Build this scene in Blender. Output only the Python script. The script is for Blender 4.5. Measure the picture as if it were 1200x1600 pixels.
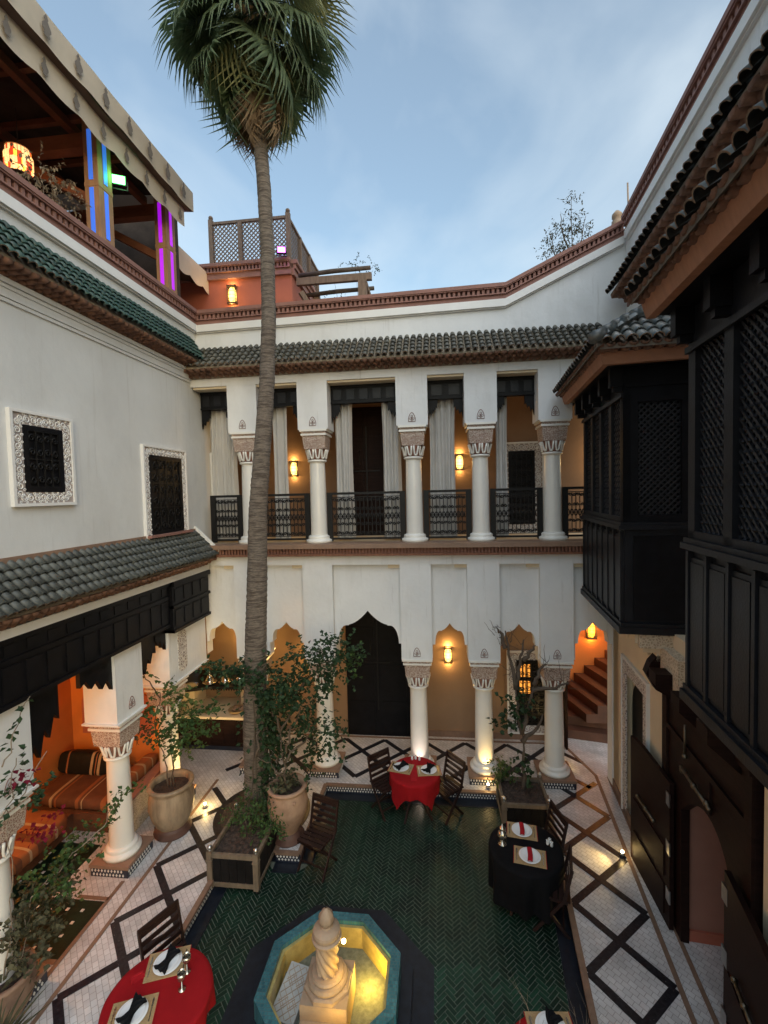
import bpy, math, random
from mathutils import Vector, Matrix
from math import sin, cos, pi, radians as rad
random.seed(7)
SC = bpy.context.scene
for o in list(bpy.data.objects): bpy.data.objects.remove(o)
COL = SC.collection
# ---------------------------------------------------------------- camera
CAMZ = 5.4
cd_ = bpy.data.cameras.new('camera'); cam = bpy.data.objects.new('camera', cd_); COL.objects.link(cam)
def cam_matrix(yaw, pitch, roll):
    def mul(a, b): return [[sum(a[i][k]*b[k][j] for k in range(3)) for j in range(3)] for i in range(3)]
    c, s = cos(yaw), sin(yaw); Rz = [[c,-s,0],[s,c,0],[0,0,1]]
    B = [[1,0,0],[0,0,-1],[0,1,0]]
    c, s = cos(pitch), sin(pitch); Rx = [[1,0,0],[0,c,-s],[0,s,c]]
    c, s = cos(roll), sin(roll); Rr = [[c,-s,0],[s,c,0],[0,0,1]]
    M = mul(Rr, mul(Rx, mul(B, Rz)))
    return Matrix(((M[0][0],-M[1][0],-M[2][0],0),(M[0][1],-M[1][1],-M[2][1],0),(M[0][2],-M[1][2],-M[2][2],CAMZ),(0,0,0,1)))
cam.matrix_world = cam_matrix(rad(-6.6159), rad(2.4748), rad(-1.4099))
cd_.sensor_fit = 'VERTICAL'; cd_.sensor_height = 36; cd_.lens = 708.92/1600*36
cd_.clip_start = .05; cd_.clip_end = 2000
SC.camera = cam
# ---------------------------------------------------------------- sky, sun, exposure
wd = bpy.data.worlds.new('World'); SC.world = wd; wd.use_nodes = True
nt = wd.node_tree; nt.nodes.clear()
def wn(t, **k):
    n = nt.nodes.new(t)
    for a, b in k.items(): setattr(n, a, b)
    return n
SUN_EL, SUN_AZ = rad(60), rad(152)      # azimuth clockwise from +Y: behind the camera, a little to its right
wo = wn('ShaderNodeOutputWorld'); bg = wn('ShaderNodeBackground'); bg.inputs[1].default_value = .105
sky = wn('ShaderNodeTexSky', sky_type='NISHITA', sun_disc=False, sun_elevation=rad(18), sun_rotation=SUN_AZ)
sky.air_density = 1.3; sky.dust_density = 1.6; sky.ozone_density = 2.0
tc = wn('ShaderNodeTexCoord'); mp = wn('ShaderNodeMapping'); mp.inputs['Scale'].default_value = (1.9, 1.3, 2.2); mp.inputs['Rotation'].default_value = (.5, .35, .7)
cn = wn('ShaderNodeTexNoise'); cn.inputs['Scale'].default_value = 1.5; cn.inputs['Detail'].default_value = 7; cn.inputs['Roughness'].default_value = .48; cn.inputs['Distortion'].default_value = .35
cr = wn('ShaderNodeValToRGB'); cr.color_ramp.elements[0].position = .43; cr.color_ramp.elements[1].position = .69
cr.color_ramp.elements[0].color = (.16,.16,.16,1); cr.color_ramp.elements[1].color = (.56,.56,.56,1)
mx = wn('ShaderNodeMix', data_type='RGBA'); mx.inputs[7].default_value = (4.3, 4.75, 5.0, 1)
gm = wn('ShaderNodeMix', data_type='RGBA', blend_type='MULTIPLY'); gm.inputs[0].default_value = 1; gm.inputs[7].default_value = (.96, 1.02, 1.00, 1)
nt.links.new(tc.outputs['Generated'], mp.inputs[0]); nt.links.new(mp.outputs[0], cn.inputs[0]); nt.links.new(cn.outputs[0], cr.inputs[0])
nt.links.new(cr.outputs[0], mx.inputs[0]); nt.links.new(sky.outputs[0], gm.inputs[6]); nt.links.new(gm.outputs[2], mx.inputs[6])
nt.links.new(mx.outputs[2], bg.inputs[0]); nt.links.new(bg.outputs[0], wo.inputs[0])
sl = bpy.data.lights.new('sun', 'SUN'); sun = bpy.data.objects.new('sun', sl); COL.objects.link(sun)
sl.energy = .86; sl.angle = rad(70); sl.color = (.93, .97, 1.0)
sun.rotation_euler = Vector((-sin(SUN_AZ)*cos(SUN_EL), -cos(SUN_AZ)*cos(SUN_EL), -sin(SUN_EL))).to_track_quat('-Z', 'Y').to_euler()
sun.location = (0, -5, 30)
vs = SC.view_settings; vs.view_transform = 'Standard'; vs.look = 'None'; vs.gamma = 1; vs.use_curve_mapping = False; vs.exposure = 1.08
SC.render.engine = 'CYCLES'
cy = SC.cycles; cy.max_bounces = 6; cy.diffuse_bounces = 3; cy.glossy_bounces = 2; cy.transmission_bounces = 4; cy.transparent_max_bounces = 4
cy.use_adaptive_sampling = True; cy.adaptive_threshold = .02; cy.use_denoising = True; cy.caustics_reflective = False; cy.caustics_refractive = False; cy.sample_clamp_indirect = 4

# ---------------------------------------------------------------- materials
MATS = {}
def mat(name, col, rough=.7, var=.12, scale=5, bump=0, bscale=60, metal=0, emis=None, estr=0, col2=None, rnd=0, coat=0, stretch=(1,1,1), alpha=1, trans=0, translucent=0, spec=.5):
    m = bpy.data.materials.new(name); m.use_nodes = True; t = m.node_tree; N = t.nodes; Lk = t.links
    b = N['Principled BSDF']; b.inputs['Roughness'].default_value = rough; b.inputs['Metallic'].default_value = metal; b.inputs['Specular IOR Level'].default_value = spec
    if coat: b.inputs['Coat Weight'].default_value = coat; b.inputs['Coat Roughness'].default_value = .12
    tcn = N.new('ShaderNodeTexCoord'); mpn = N.new('ShaderNodeMapping'); mpn.inputs['Scale'].default_value = stretch
    Lk.new(tcn.outputs['Object'], mpn.inputs[0])
    nz = N.new('ShaderNodeTexNoise'); nz.inputs['Scale'].default_value = scale; nz.inputs['Detail'].default_value = 4; nz.inputs['Roughness'].default_value = .6
    Lk.new(mpn.outputs[0], nz.inputs[0])
    mxn = N.new('ShaderNodeMix'); mxn.data_type = 'RGBA'
    c1 = [max(0, c*(1-var)) for c in col[:3]]+[1]; c2 = ([*col2[:3], 1] if col2 else [min(1, c*(1+var)) for c in col[:3]]+[1])
    mxn.inputs[6].default_value = c1; mxn.inputs[7].default_value = c2
    rp = N.new('ShaderNodeValToRGB'); rp.color_ramp.elements[0].position = .3; rp.color_ramp.elements[1].position = .7
    Lk.new(nz.outputs[0], rp.inputs[0]); Lk.new(rp.outputs[0], mxn.inputs[0])
    out = mxn.outputs[2]
    if rnd:
        oi = N.new('ShaderNodeObjectInfo'); mr = N.new('ShaderNodeMapRange'); mr.inputs[3].default_value = 1-rnd; mr.inputs[4].default_value = 1+rnd
        Lk.new(oi.outputs['Random'], mr.inputs[0])
        mm = N.new('ShaderNodeMix'); mm.data_type = 'RGBA'; mm.blend_type = 'MULTIPLY'; mm.inputs[0].default_value = 1
        Lk.new(out, mm.inputs[6]); Lk.new(mr.outputs[0], mm.inputs[7]); out = mm.outputs[2]
    Lk.new(out, b.inputs['Base Color'])
    if bump:
        nb = N.new('ShaderNodeTexNoise'); nb.inputs['Scale'].default_value = bscale; nb.inputs['Detail'].default_value = 4; Lk.new(mpn.outputs[0], nb.inputs[0])
        bp = N.new('ShaderNodeBump'); bp.inputs['Strength'].default_value = bump; bp.inputs['Distance'].default_value = .02
        Lk.new(nb.outputs[0], bp.inputs['Height']); Lk.new(bp.outputs[0], b.inputs['Normal'])
    if emis: b.inputs['Emission Color'].default_value = (*emis, 1); b.inputs['Emission Strength'].default_value = estr
    if trans: b.inputs['Transmission Weight'].default_value = trans
    if alpha < 1: b.inputs['Alpha'].default_value = alpha
    if translucent:
        tr = N.new('ShaderNodeBsdfTranslucent'); ms = N.new('ShaderNodeMixShader'); ms.inputs[0].default_value = translucent
        Lk.new(out, tr.inputs[0]); Lk.new(b.outputs[0], ms.inputs[1]); Lk.new(tr.outputs[0], ms.inputs[2]); Lk.new(ms.outputs[0], N['Material Output'].inputs[0])
    MATS[name] = m; m['bsdf_out'] = 0
    return m
def nodes(m): return m.node_tree.nodes, m.node_tree.links, m.node_tree.nodes['Principled BSDF']
def base_mix(m, fac_socket, col, fac=1.0):
    """lay another colour over the base colour where fac_socket is 1 (a stain or pattern of its own)"""
    N, Lk, b = nodes(m); src = b.inputs['Base Color'].links[0].from_socket
    x = N.new('ShaderNodeMix'); x.data_type = 'RGBA'; x.inputs[7].default_value = (*col, 1)
    mu = N.new('ShaderNodeMath'); mu.operation = 'MULTIPLY'; mu.inputs[1].default_value = fac
    Lk.new(fac_socket, mu.inputs[0]); Lk.new(mu.outputs[0], x.inputs[0]); Lk.new(src, x.inputs[6]); Lk.new(x.outputs[2], b.inputs['Base Color'])
def noise_mask(m, scale, lo, hi, stretch=(1,1,1), detail=8):
    N, Lk, b = nodes(m); tcn = N.new('ShaderNodeTexCoord'); mpn = N.new('ShaderNodeMapping'); mpn.inputs['Scale'].default_value = stretch
    nz = N.new('ShaderNodeTexNoise'); nz.inputs['Scale'].default_value = scale; nz.inputs['Detail'].default_value = detail; nz.inputs['Roughness'].default_value = .65
    mr = N.new('ShaderNodeMapRange'); mr.inputs[1].default_value = lo; mr.inputs[2].default_value = hi
    Lk.new(tcn.outputs['Object'], mpn.inputs[0]); Lk.new(mpn.outputs[0], nz.inputs[0]); Lk.new(nz.outputs[0], mr.inputs[0])
    return mr.outputs[0]
mat('plaster', (.74,.745,.745), .85, .05, 1.3, .35, 9)
base_mix(MATS['plaster'], noise_mask(MATS['plaster'], 1.6, .50, .78, (1,1,.35)), (.52,.51,.485), .5)
base_mix(MATS['plaster'], noise_mask(MATS['plaster'], 5, .60, .75, (2.2,2.2,.18)), (.42,.40,.37), .5)
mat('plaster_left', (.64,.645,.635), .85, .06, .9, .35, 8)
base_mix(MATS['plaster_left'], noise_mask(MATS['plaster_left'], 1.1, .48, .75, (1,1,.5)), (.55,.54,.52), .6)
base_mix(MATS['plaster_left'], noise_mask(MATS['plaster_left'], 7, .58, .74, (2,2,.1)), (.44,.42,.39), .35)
mat('trim_white', (.76,.75,.73), .6, .04, 3, .05, 40)
mat('cream', (.72,.60,.42), .8, .06, 2, .08, 30)
mat('gallery_wall', (.25,.15,.088), .85, .1, 1.5, .1, 25)  # darker copy of ochre; the gallery's shade is put into the colour
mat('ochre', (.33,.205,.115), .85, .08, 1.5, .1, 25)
mat('orange_wall', (.58,.19,.04), .8, .10, 2, .1, 20)
mat('terracotta_wall', (.42,.125,.075), .8, .12, 1.6, .1, 25)
mat('pink_trim', (.27,.135,.108), .75, .14, 4, .1, 40)
mat('pink_wall', (.36,.16,.11), .85, .1, 2, .12, 30)
mat('brown_stone', (.25,.155,.105), .6, .15, 6, .08, 50)
mat('brown_strip', (.20,.125,.085), .5, .2, 12, .05, 60)
mat('dark_red_brick', (.20,.085,.05), .8, .25, 14, .2, 60)
mat('corbel_brick', (.165,.085,.055), .85, .4, 9, .25, 70, rnd=.15)
mat('dentil_dark', (.10,.045,.035), .8, .3, 14)
mat('tile_dark', (.042,.052,.052), .45, .35, 11, .15, 60, col2=(.082,.085,.072), rnd=.35)
mat('tile_green', (.010,.062,.047), .42, .3, 9, .15, 50, col2=(.045,.075,.06), rnd=.45)
mat('tile_blue', (.075,.115,.135), .28, .3, 9, .12, 60, col2=(.19,.17,.14), rnd=.4)
mat('tile_back', (.050,.053,.046), .5, .35, 9, .15, 60, col2=(.095,.088,.065), rnd=.35)
mat('tile_edge', (.19,.125,.08), .85, .35, 12, .2, 60, rnd=.2)
mat('step_brown', (.085,.036,.022), .6, .25, 4, .1, 40)
mat('roof_bed', (.14,.11,.08), .9, .3, 8, .3, 40)
mat('roof_bed_green', (.23,.19,.14), .9, .3, 8, .3, 40)
mat('fascia_orange', (.36,.165,.09), .75, .15, 4, .12, 30, stretch=(1,4,1))
mat('black_wood', (.006,.006,.0075), .45, .4, 7, .08, 40, spec=.18)
mat('black_wood_grey', (.010,.0105,.0135), .42, .35, 5, .10, 50, spec=.30)
mat('brown_door', (.016,.0070,.0055), .55, .4, 4, .12, 30, stretch=(1,1,6), spec=.12)
mat('iron', (.008,.0075,.0075), .5, .3, 20, .05, 60, spec=.3)
mat('brass', (.16,.135,.10), .45, .2, 20, 0, 60, metal=1)
mat('steel', (.55,.55,.54), .28, .1, 20, 0, 60, metal=1)
mat('silver', (.70,.69,.66), .22, .1, 20, .05, 60, metal=1)
mat('column_white', (.78,.755,.70), .32, .03, 3, .03, 20, coat=.25)
mat('carved', (.60,.50,.42), .85, .15, 9)
mat('carved_ground', (.25,.12,.085), .9, .2, 30)
mat('frame_ground', (.36,.31,.285), .9, .2, 12, .1, 60)
mat('stencil', (.23,.12,.10), .8, .2, 30)
mat('mosaic_dark', (.015,.02,.035), .3, .3, 20)
mat('mosaic_white', (.68,.66,.62), .35, .1, 20)
mat('black_tile', (.010,.010,.013), .28, .5, 26, .05, 60, col2=(.030,.028,.034), spec=.35)
base_mix(MATS['black_tile'], noise_mask(MATS['black_tile'], 34, .64, .70), (.30,.27,.23), .5)
mat('green_brick', (.0065,.031,.019), .36, .5, 3.5, .12, 40, col2=(.016,.058,.034), rnd=.5, spec=.35)
mat('grout', (.13,.145,.115), .9, .3, 20, .2, 60)
mat('dark_border', (.010,.013,.020), .3, .4, 12, .08, 50)
mat('turquoise', (.045,.19,.24), .35, .25, 18, .1, 60)
mat('pool_tile', (.34,.27,.10), .4, .2, 12, .1, 40)
mat('pool_water', (.62,.50,.18), .06, 0, 1, 0, 1, trans=1)
mat('fountain_stone', (.30,.215,.145), .65, .15, 6, .12, 40)
mat('slab', (.36,.36,.34), .7, .1, 8, .15, 40)
mat('terracotta', (.27,.155,.10), .8, .25, 4, .18, 40, col2=(.38,.25,.17))
mat('clay_glazed', (.25,.175,.11), .5, .35, 5, .15, 25, stretch=(1.6,1.6,.35), col2=(.37,.27,.175))
mat('dark_clay', (.09,.045,.035), .6, .3, 6, .1, 40)
mat('soil', (.055,.035,.025), .95, .5, 25, .6, 50)
mat('planter_wood', (.15,.115,.08), .75, .25, 6, .15, 40, stretch=(3,3,.8), spec=.3)
mat('planter_panel', (.008,.007,.007), .6, .4, 8, .1, 40, spec=.2)
mat('chair_wood', (.022,.010,.008), .45, .35, 8, .08, 40, stretch=(1,1,5), spec=.35)
mat('cloth_red', (.27,.0045,.008), .85, .10, 6, .1, 300, spec=.2)
mat('cloth_black', (.0045,.0045,.0055), .9, .3, 6, .1, 300, spec=.15)
mat('napkin_black', (.006,.006,.007), .9, .3, 14, .2, 200, spec=.2)
mat('napkin_red', (.32,.008,.014), .85, .15, 14, .2, 200, spec=.2)
mat('china', (.80,.80,.79), .12, .01, 3, coat=.4)
mat('straw', (.40,.27,.13), .8, .25, 60, .3, 120, stretch=(1,8,1))
mat('glass', (.90,.92,.92), .04, 0, 1, trans=1)
mat('silver_glass', (.50,.46,.38), .12, .3, 20, 0, 60, metal=.9)
mat('curtain', (.60,.585,.56), .9, .05, 3, .05, 200, translucent=.15, spec=.2)
mat('awning', (.58,.51,.42), .9, .08, 3, .1, 60, translucent=.12)
mat('awning_band', (.13,.085,.065), .9, .15, 5, .1, 60)  # dark lining tone, also holds the shadow between the valances as colour
mat('awning_motif', (.17,.15,.135), .9, .1, 9)
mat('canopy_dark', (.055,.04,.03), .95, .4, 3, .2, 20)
mat('beam_wood', (.20,.075,.038), .75, .25, 3, .15, 30, stretch=(1,1,3))
mat('post_wood', (.36,.20,.105), .7, .2, 4, .12, 30, stretch=(4,4,.6))
mat('grey_wood', (.165,.115,.085), .8, .25, 5, .15, 40, stretch=(4,4,.8))
mat('log_wood', (.085,.066,.055), .85, .35, 6, .3, 40)
mat('palm_bark', (.19,.155,.125), .95, .35, 22, 1.0, 34, stretch=(1,1,4))
base_mix(MATS['palm_bark'], noise_mask(MATS['palm_bark'], 5, .46, .60, (1,1,11)), (.060,.045,.034), .85)
mat('frond', (.085,.145,.065), .55, .35, 6, 0, 1, col2=(.17,.225,.115), rnd=.30, translucent=.3, spec=.35)
mat('frond_yellow', (.20,.22,.085), .6, .3, 6, col2=(.27,.27,.13), rnd=.25, translucent=.25, spec=.3)
mat('frond_dead', (.24,.155,.085), .85, .35, 6, col2=(.33,.235,.145), rnd=.25, spec=.2)
mat('leaf', (.035,.080,.020), .6, .35, 9, col2=(.075,.135,.040), translucent=.25, spec=.25)
mat('leaf_dark', (.018,.045,.018), .6, .35, 9, col2=(.042,.080,.032), translucent=.2, spec=.25)
mat('leaf_light', (.10,.155,.035), .6, .3, 9, col2=(.16,.20,.065), translucent=.3, spec=.25)
mat('leaf_olive', (.075,.080,.042), .7, .4, 9, col2=(.125,.115,.065), translucent=.2, spec=.2)
mat('leaf_dry', (.30,.235,.16), .8, .3, 9, col2=(.38,.31,.22))
mat('petal', (.15,.008,.022), .7, .3, 20, col2=(.24,.02,.05), translucent=.3, spec=.2)
mat('twig', (.10,.075,.055), .9, .3, 12, .2, 40)
mat('twig_pale', (.25,.20,.15), .9, .3, 12, .2, 40)
mat('cushion_orange', (.26,.098,.040), .9, .15, 5, .15, 120, spec=.2)
mat('cushion_brown', (.12,.050,.028), .9, .2, 5, .15, 120, spec=.2)
mat('cushion_cream', (.36,.26,.16), .9, .15, 5, .15, 120, spec=.2)
mat('lamp_glass', (.9,.6,.2), .5, .1, 14, emis=(1,.58,.12), estr=2.2)
mat('lamp_glass_amber', (.9,.45,.1), .5, .1, 14, emis=(1,.36,.03), estr=1.5)
mat('lamp_core', (1,.9,.7), .5, 0, 5, emis=(1,.72,.32), estr=18)
mat('lamp_iron', (.06,.035,.02), .6, .3, 20)
mat('led_blue', (.05,.15,.8), .5, 0, 5, emis=(.035,.13,.55), estr=.45)
mat('led_purple', (.5,.05,.8), .5, 0, 5, emis=(.32,.004,.62), estr=.5)
mat('flood_green', (.3,1,.4), .5, 0, 5, emis=(.15,1,.22), estr=3.0)
mat('flood_purple', (.8,.3,1), .5, 0, 5, emis=(.65,.12,1), estr=3.0)
mat('lantern_red', (.7,.1,.05), .5, 0, 5, emis=(.9,.07,.015), estr=.40)
mat('lit_pane', (.8,.3,.05), .5, .2, 20, emis=(1,.36,.05), estr=.5)
mat('lantern_white', (.9,.8,.6), .5, 0, 5, emis=(1,.55,.20), estr=.65)
mat('ground_far', (.20,.13,.09), .95, .3, .3, .1, 5)
mat('teal_paint', (.03,.05,.05), .5, .2, 5)

# ---------------------------------------------------------------- mesh helpers
class MB:
    def __init__(s): s.v = []; s.f = []; s.sm = []
    def add(s, vs_, fs, smooth=False):
        o = len(s.v); s.v += [tuple(p) for p in vs_]
        for f in fs: s.f.append(tuple(i+o for i in f)); s.sm.append(smooth)
        return s
    def box(s, x0, y0, z0, x1, y1, z1):
        return s.add([(x0,y0,z0),(x1,y0,z0),(x1,y1,z0),(x0,y1,z0),(x0,y0,z1),(x1,y0,z1),(x1,y1,z1),(x0,y1,z1)],
                     [(0,3,2,1),(4,5,6,7),(0,1,5,4),(1,2,6,5),(2,3,7,6),(3,0,4,7)])
    def hexa(s, b, t): # bottom 4 pts, top 4 pts
        return s.add(list(b)+list(t), [(3,2,1,0),(4,5,6,7),(0,1,5,4),(1,2,6,5),(2,3,7,6),(3,0,4,7)])
    def bar(s, a, b, w, h, up=(0,0,1)): # rectangular bar from a to b
        a = Vector(a); b = Vector(b); d = (b-a).normalized(); u = Vector(up)
        if abs(d.dot(u)) > .98: u = Vector((0,1,0))
        x = d.cross(u).normalized()*w/2; y = x.normalized().cross(d).normalized()*h/2
        return s.hexa([a-x-y, a+x-y, b+x-y, b-x-y], [a-x+y, a+x+y, b+x+y, b-x+y])
    def prism(s, pts, lo, hi, axis='y', smooth=False):
        """extrude a 2-D outline along an axis: (a,b) -> axis y: (a,t,b); axis x: (t,a,b); axis z: (a,b,t)"""
        def P(p, t): return (p[0], t, p[1]) if axis == 'y' else ((t, p[0], p[1]) if axis == 'x' else (p[0], p[1], t))
        n = len(pts); A = [P(p, lo) for p in pts]+[P(p, hi) for p in pts]
        fs = [tuple(range(n)), tuple(range(2*n-1, n-1, -1))]+[(i, (i+1) % n, n+(i+1) % n, n+i) for i in range(n)]
        return s.add(A, fs, smooth)
    def lathe(s, prof, c=(0,0,0), n=20, cap=True, smooth=True, a0=0):
        A = []; k = len(prof)
        for r, z in prof:
            for i in range(n): A.append((c[0]+r*cos(2*pi*i/n+a0), c[1]+r*sin(2*pi*i/n+a0), c[2]+z))
        fs = [(j*n+i, j*n+(i+1) % n, (j+1)*n+(i+1) % n, (j+1)*n+i) for j in range(k-1) for i in range(n)]
        s.add(A, fs, smooth)
        if cap:
            o = len(s.v)-len(A)
            s.f.append(tuple(o+i for i in range(n))[::-1]); s.sm.append(False)
            s.f.append(tuple(o+(k-1)*n+i for i in range(n))); s.sm.append(False)
        return s
    def tube(s, pts, r, n=6, smooth=True):
        pts = [Vector(p) for p in pts]; k = len(pts); rr = r if isinstance(r, (list, tuple)) else [r]*k
        A = []; prev = None
        for i, p in enumerate(pts):
            d = (pts[min(i+1, k-1)]-pts[max(i-1, 0)]); d = d.normalized() if d.length > 1e-9 else Vector((0,0,1))
            if prev is None:
                u = Vector((0,0,1)) if abs(d.z) < .9 else Vector((1,0,0)); x = d.cross(u).normalized()
            else:
                x = prev-d*prev.dot(d); x = x.normalized() if x.length > 1e-6 else d.orthogonal().normalized()
            prev = x; y = d.cross(x)
            for j in range(n): A.append(p+(x*cos(2*pi*j/n)+y*sin(2*pi*j/n))*rr[i])
        fs = [(i*n+j, i*n+(j+1) % n, (i+1)*n+(j+1) % n, (i+1)*n+j) for i in range(k-1) for j in range(n)]
        fs += [tuple(range(n))[::-1], tuple((k-1)*n+j for j in range(n))]
        return s.add(A, fs, smooth)
    def sphere(s, c, r, n=10, m=7, sq=(1,1,1)):
        prof = [(max(1e-4, sin(pi*j/m)), -cos(pi*j/m)) for j in range(m+1)]
        A = []
        for q, z in prof:
            for i in range(n): A.append((c[0]+r*sq[0]*q*cos(2*pi*i/n), c[1]+r*sq[1]*q*sin(2*pi*i/n), c[2]+r*sq[2]*z))
        return s.add(A, [(j*n+i, j*n+(i+1) % n, (j+1)*n+(i+1) % n, (j+1)*n+i) for j in range(m) for i in range(n)], True)
    def grid(s, fn, nu, nv, smooth=True, thick=0):
        A = [fn(i/nu, j/nv) for j in range(nv+1) for i in range(nu+1)]
        return s.add(A, [(j*(nu+1)+i, j*(nu+1)+i+1, (j+1)*(nu+1)+i+1, (j+1)*(nu+1)+i) for j in range(nv) for i in range(nu)], smooth)
    def put(s, o, M):
        return s.addm([M @ Vector(p) for p in o.v], o.f, o.sm)
    def addm(s, vs_, fs, sm):
        b = len(s.v); s.v += [tuple(p) for p in vs_]; s.f += [tuple(i+b for i in f) for f in fs]; s.sm += list(sm); return s
    def tr(s, T):
        if T is not None: s.v = [tuple(T @ Vector(p)) for p in s.v]
        return s
    def mesh(s, name, m):
        me = bpy.data.meshes.new(name); me.from_pydata(s.v, [], s.f); me.polygons.foreach_set('use_smooth', s.sm); me.update()
        if m: me.materials.append(MATS[m] if isinstance(m, str) else m)
        return me
WM = {}
def link(name, data, parent=None, M=None, local=False):
    o = bpy.data.objects.new(name, data); COL.objects.link(o)
    if parent is not None:
        o.parent = parent
        if not local: o.matrix_parent_inverse = WM.get(parent.name, Matrix()).inverted()
    if M is not None: o.matrix_basis = M
    WM[o.name] = WM.get(parent.name, Matrix()) @ (M or Matrix()) if (parent is not None and local) else (M or Matrix())
    return o
def ob(name, mb, m, parent=None, local=False, kind=None, label=None, M=None):
    o = link(name, mb.mesh(name, m), parent, M, local)
    if kind: o['kind'] = kind
    if label: o['label'] = label
    return o
def obs(name, mb, m, parent=None, local=False, **k):
    """one object for each separate piece of a mesh"""
    par = list(range(len(mb.v)))
    def find(i):
        while par[i] != i: par[i] = par[par[i]]; i = par[i]
        return i
    for f in mb.f:
        r = find(f[0])
        for i in f[1:]: par[find(i)] = r
    groups = {}
    for f, sm in zip(mb.f, mb.sm): groups.setdefault(find(f[0]), []).append((f, sm))
    out = []
    for fs in groups.values():
        idx = sorted({i for f, _ in fs for i in f}); mp_ = {i: n for n, i in enumerate(idx)}; p = MB()
        p.addm([mb.v[i] for i in idx], [tuple(mp_[i] for i in f) for f, _ in fs], [q for _, q in fs]); out.append(ob(name, p, m, parent, local, **k))
    return out
def tag(o, label, cat, group=None):
    o['label'] = label; o['category'] = cat
    if group: o['group'] = group
    return o
def thing(name, label, cat, loc=(0,0,0), rz=0, group=None):
    M = Matrix.Translation(loc) @ Matrix.Rotation(rz, 4, 'Z')
    o = link(name, None, None, M); o.empty_display_size = .2
    return tag(o, label, cat, group)
def copy_tree(o, parent=None, M=None, label=None, group=None):
    c = o.copy(); COL.objects.link(c)
    if parent is not None: c.parent = parent
    if M is not None: c.matrix_basis = M; WM[c.name] = M
    if label: c['label'] = label
    if group: c['group'] = group
    for ch in list(o.children): copy_tree(ch, c)
    return c
def lamp(parent_loc, col, power, r=.03, kind='POINT', name='lamp_light', rot=None, spot=None, blend=.6):
    l = bpy.data.lights.new(name, kind); l.energy = power; l.color = col
    if kind in ('POINT', 'SPOT'): l.shadow_soft_size = r
    if spot: l.spot_size = spot; l.spot_blend = blend
    o = bpy.data.objects.new(name, l); COL.objects.link(o); o.location = parent_loc
    if rot is not None: o.rotation_euler = Vector(rot).to_track_quat('-Z', 'Y').to_euler()
    return o
RA = rad(5.647)          # the right-hand wing runs at this angle to the courtyard's axis
RM = Matrix.Rotation(-RA, 4, 'Z')
CAMP = Vector((0, 0, CAMZ))
# ================================================================ ground and floors
def mosaic_mat(name, c1, c2, mortar, w, h, rot, rough=.38):
    m = mat(name, c1, rough); N, Lk, b = nodes(m)
    tcn = N.new('ShaderNodeTexCoord'); mpn = N.new('ShaderNodeMapping'); mpn.inputs['Rotation'].default_value = (0, 0, rot)
    br = N.new('ShaderNodeTexBrick'); br.inputs['Color1'].default_value = (*c1, 1); br.inputs['Color2'].default_value = (*c2, 1); br.inputs['Mortar'].default_value = (*mortar, 1)
    br.inputs['Scale'].default_value = 1; br.inputs['Mortar Size'].default_value = .0032; br.inputs['Brick Width'].default_value = w; br.inputs['Row Height'].default_value = h; br.inputs['Mortar Smooth'].default_value = .3
    Lk.new(tcn.outputs['Object'], mpn.inputs[0]); Lk.new(mpn.outputs[0], br.inputs[0])
    nz = N.new('ShaderNodeTexNoise'); nz.inputs['Scale'].default_value = 2.2; nz.inputs['Detail'].default_value = 6
    Lk.new(tcn.outputs['Object'], nz.inputs[0])
    mr = N.new('ShaderNodeMapRange'); mr.inputs[1].default_value = .35; mr.inputs[2].default_value = .7; mr.inputs[3].default_value = .72; mr.inputs[4].default_value = 1.05
    Lk.new(nz.outputs[0], mr.inputs[0])
    mm = N.new('ShaderNodeMix'); mm.data_type = 'RGBA'; mm.blend_type = 'MULTIPLY'; mm.inputs[0].default_value = 1
    Lk.new(br.outputs[0], mm.inputs[6]); Lk.new(mr.outputs[0], mm.inputs[7]); Lk.new(mm.outputs[2], b.inputs['Base Color'])
    inv = N.new('ShaderNodeMath'); inv.operation = 'SUBTRACT'; inv.inputs[0].default_value = 1; Lk.new(br.outputs['Fac'], inv.inputs[1])
    bp = N.new('ShaderNodeBump'); bp.inputs['Strength'].default_value = .5; bp.inputs['Distance'].default_value = .004
    Lk.new(inv.outputs[0], bp.inputs['Height'])
    nb = N.new('ShaderNodeTexNoise'); nb.inputs['Scale'].default_value = 38; Lk.new(tcn.outputs['Object'], nb.inputs[0])
    b2 = N.new('ShaderNodeBump'); b2.inputs['Strength'].default_value = .25; b2.inputs['Distance'].default_value = .006
    Lk.new(nb.outputs[0], b2.inputs['Height']); Lk.new(bp.outputs[0], b2.inputs['Normal']); Lk.new(b2.outputs[0], b.inputs['Normal'])
    return m
mosaic_mat('white_mosaic', (.57,.555,.55), (.69,.675,.665), (.34,.32,.305), .085, .062, rad(45))
g = ob('ground', MB().add([(-900,-900,-.62),(900,-900,-.62),(900,900,-.62),(-900,900,-.62)], [(0,1,2,3)]), 'ground_far', kind='structure')
TA = math.tan(RA)
def xr(x0, y): return x0+y*TA
PL, PX = -3.25, -2.15     # left lips of the sunken court
mb = MB()
mb.box(-9, 8.03, -.6, 4.6, 11.6, 0)
mb.box(-9, -1.5, -.6, PL, 8.03, 0)
mb.box(PL, 6.78, -.6, -2.52, 8.03, 0); mb.box(-2.52, 6.40, -.6, PX, 8.03, 0)
mb.prism([(xr(1.03,-1.5),-1.5),(4.6,-1.5),(4.6,8.03),(xr(1.03,8.03),8.03)], -.6, 0, 'z')
pave = ob('courtyard_pavement', mb, 'white_mosaic', kind='structure')
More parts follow.
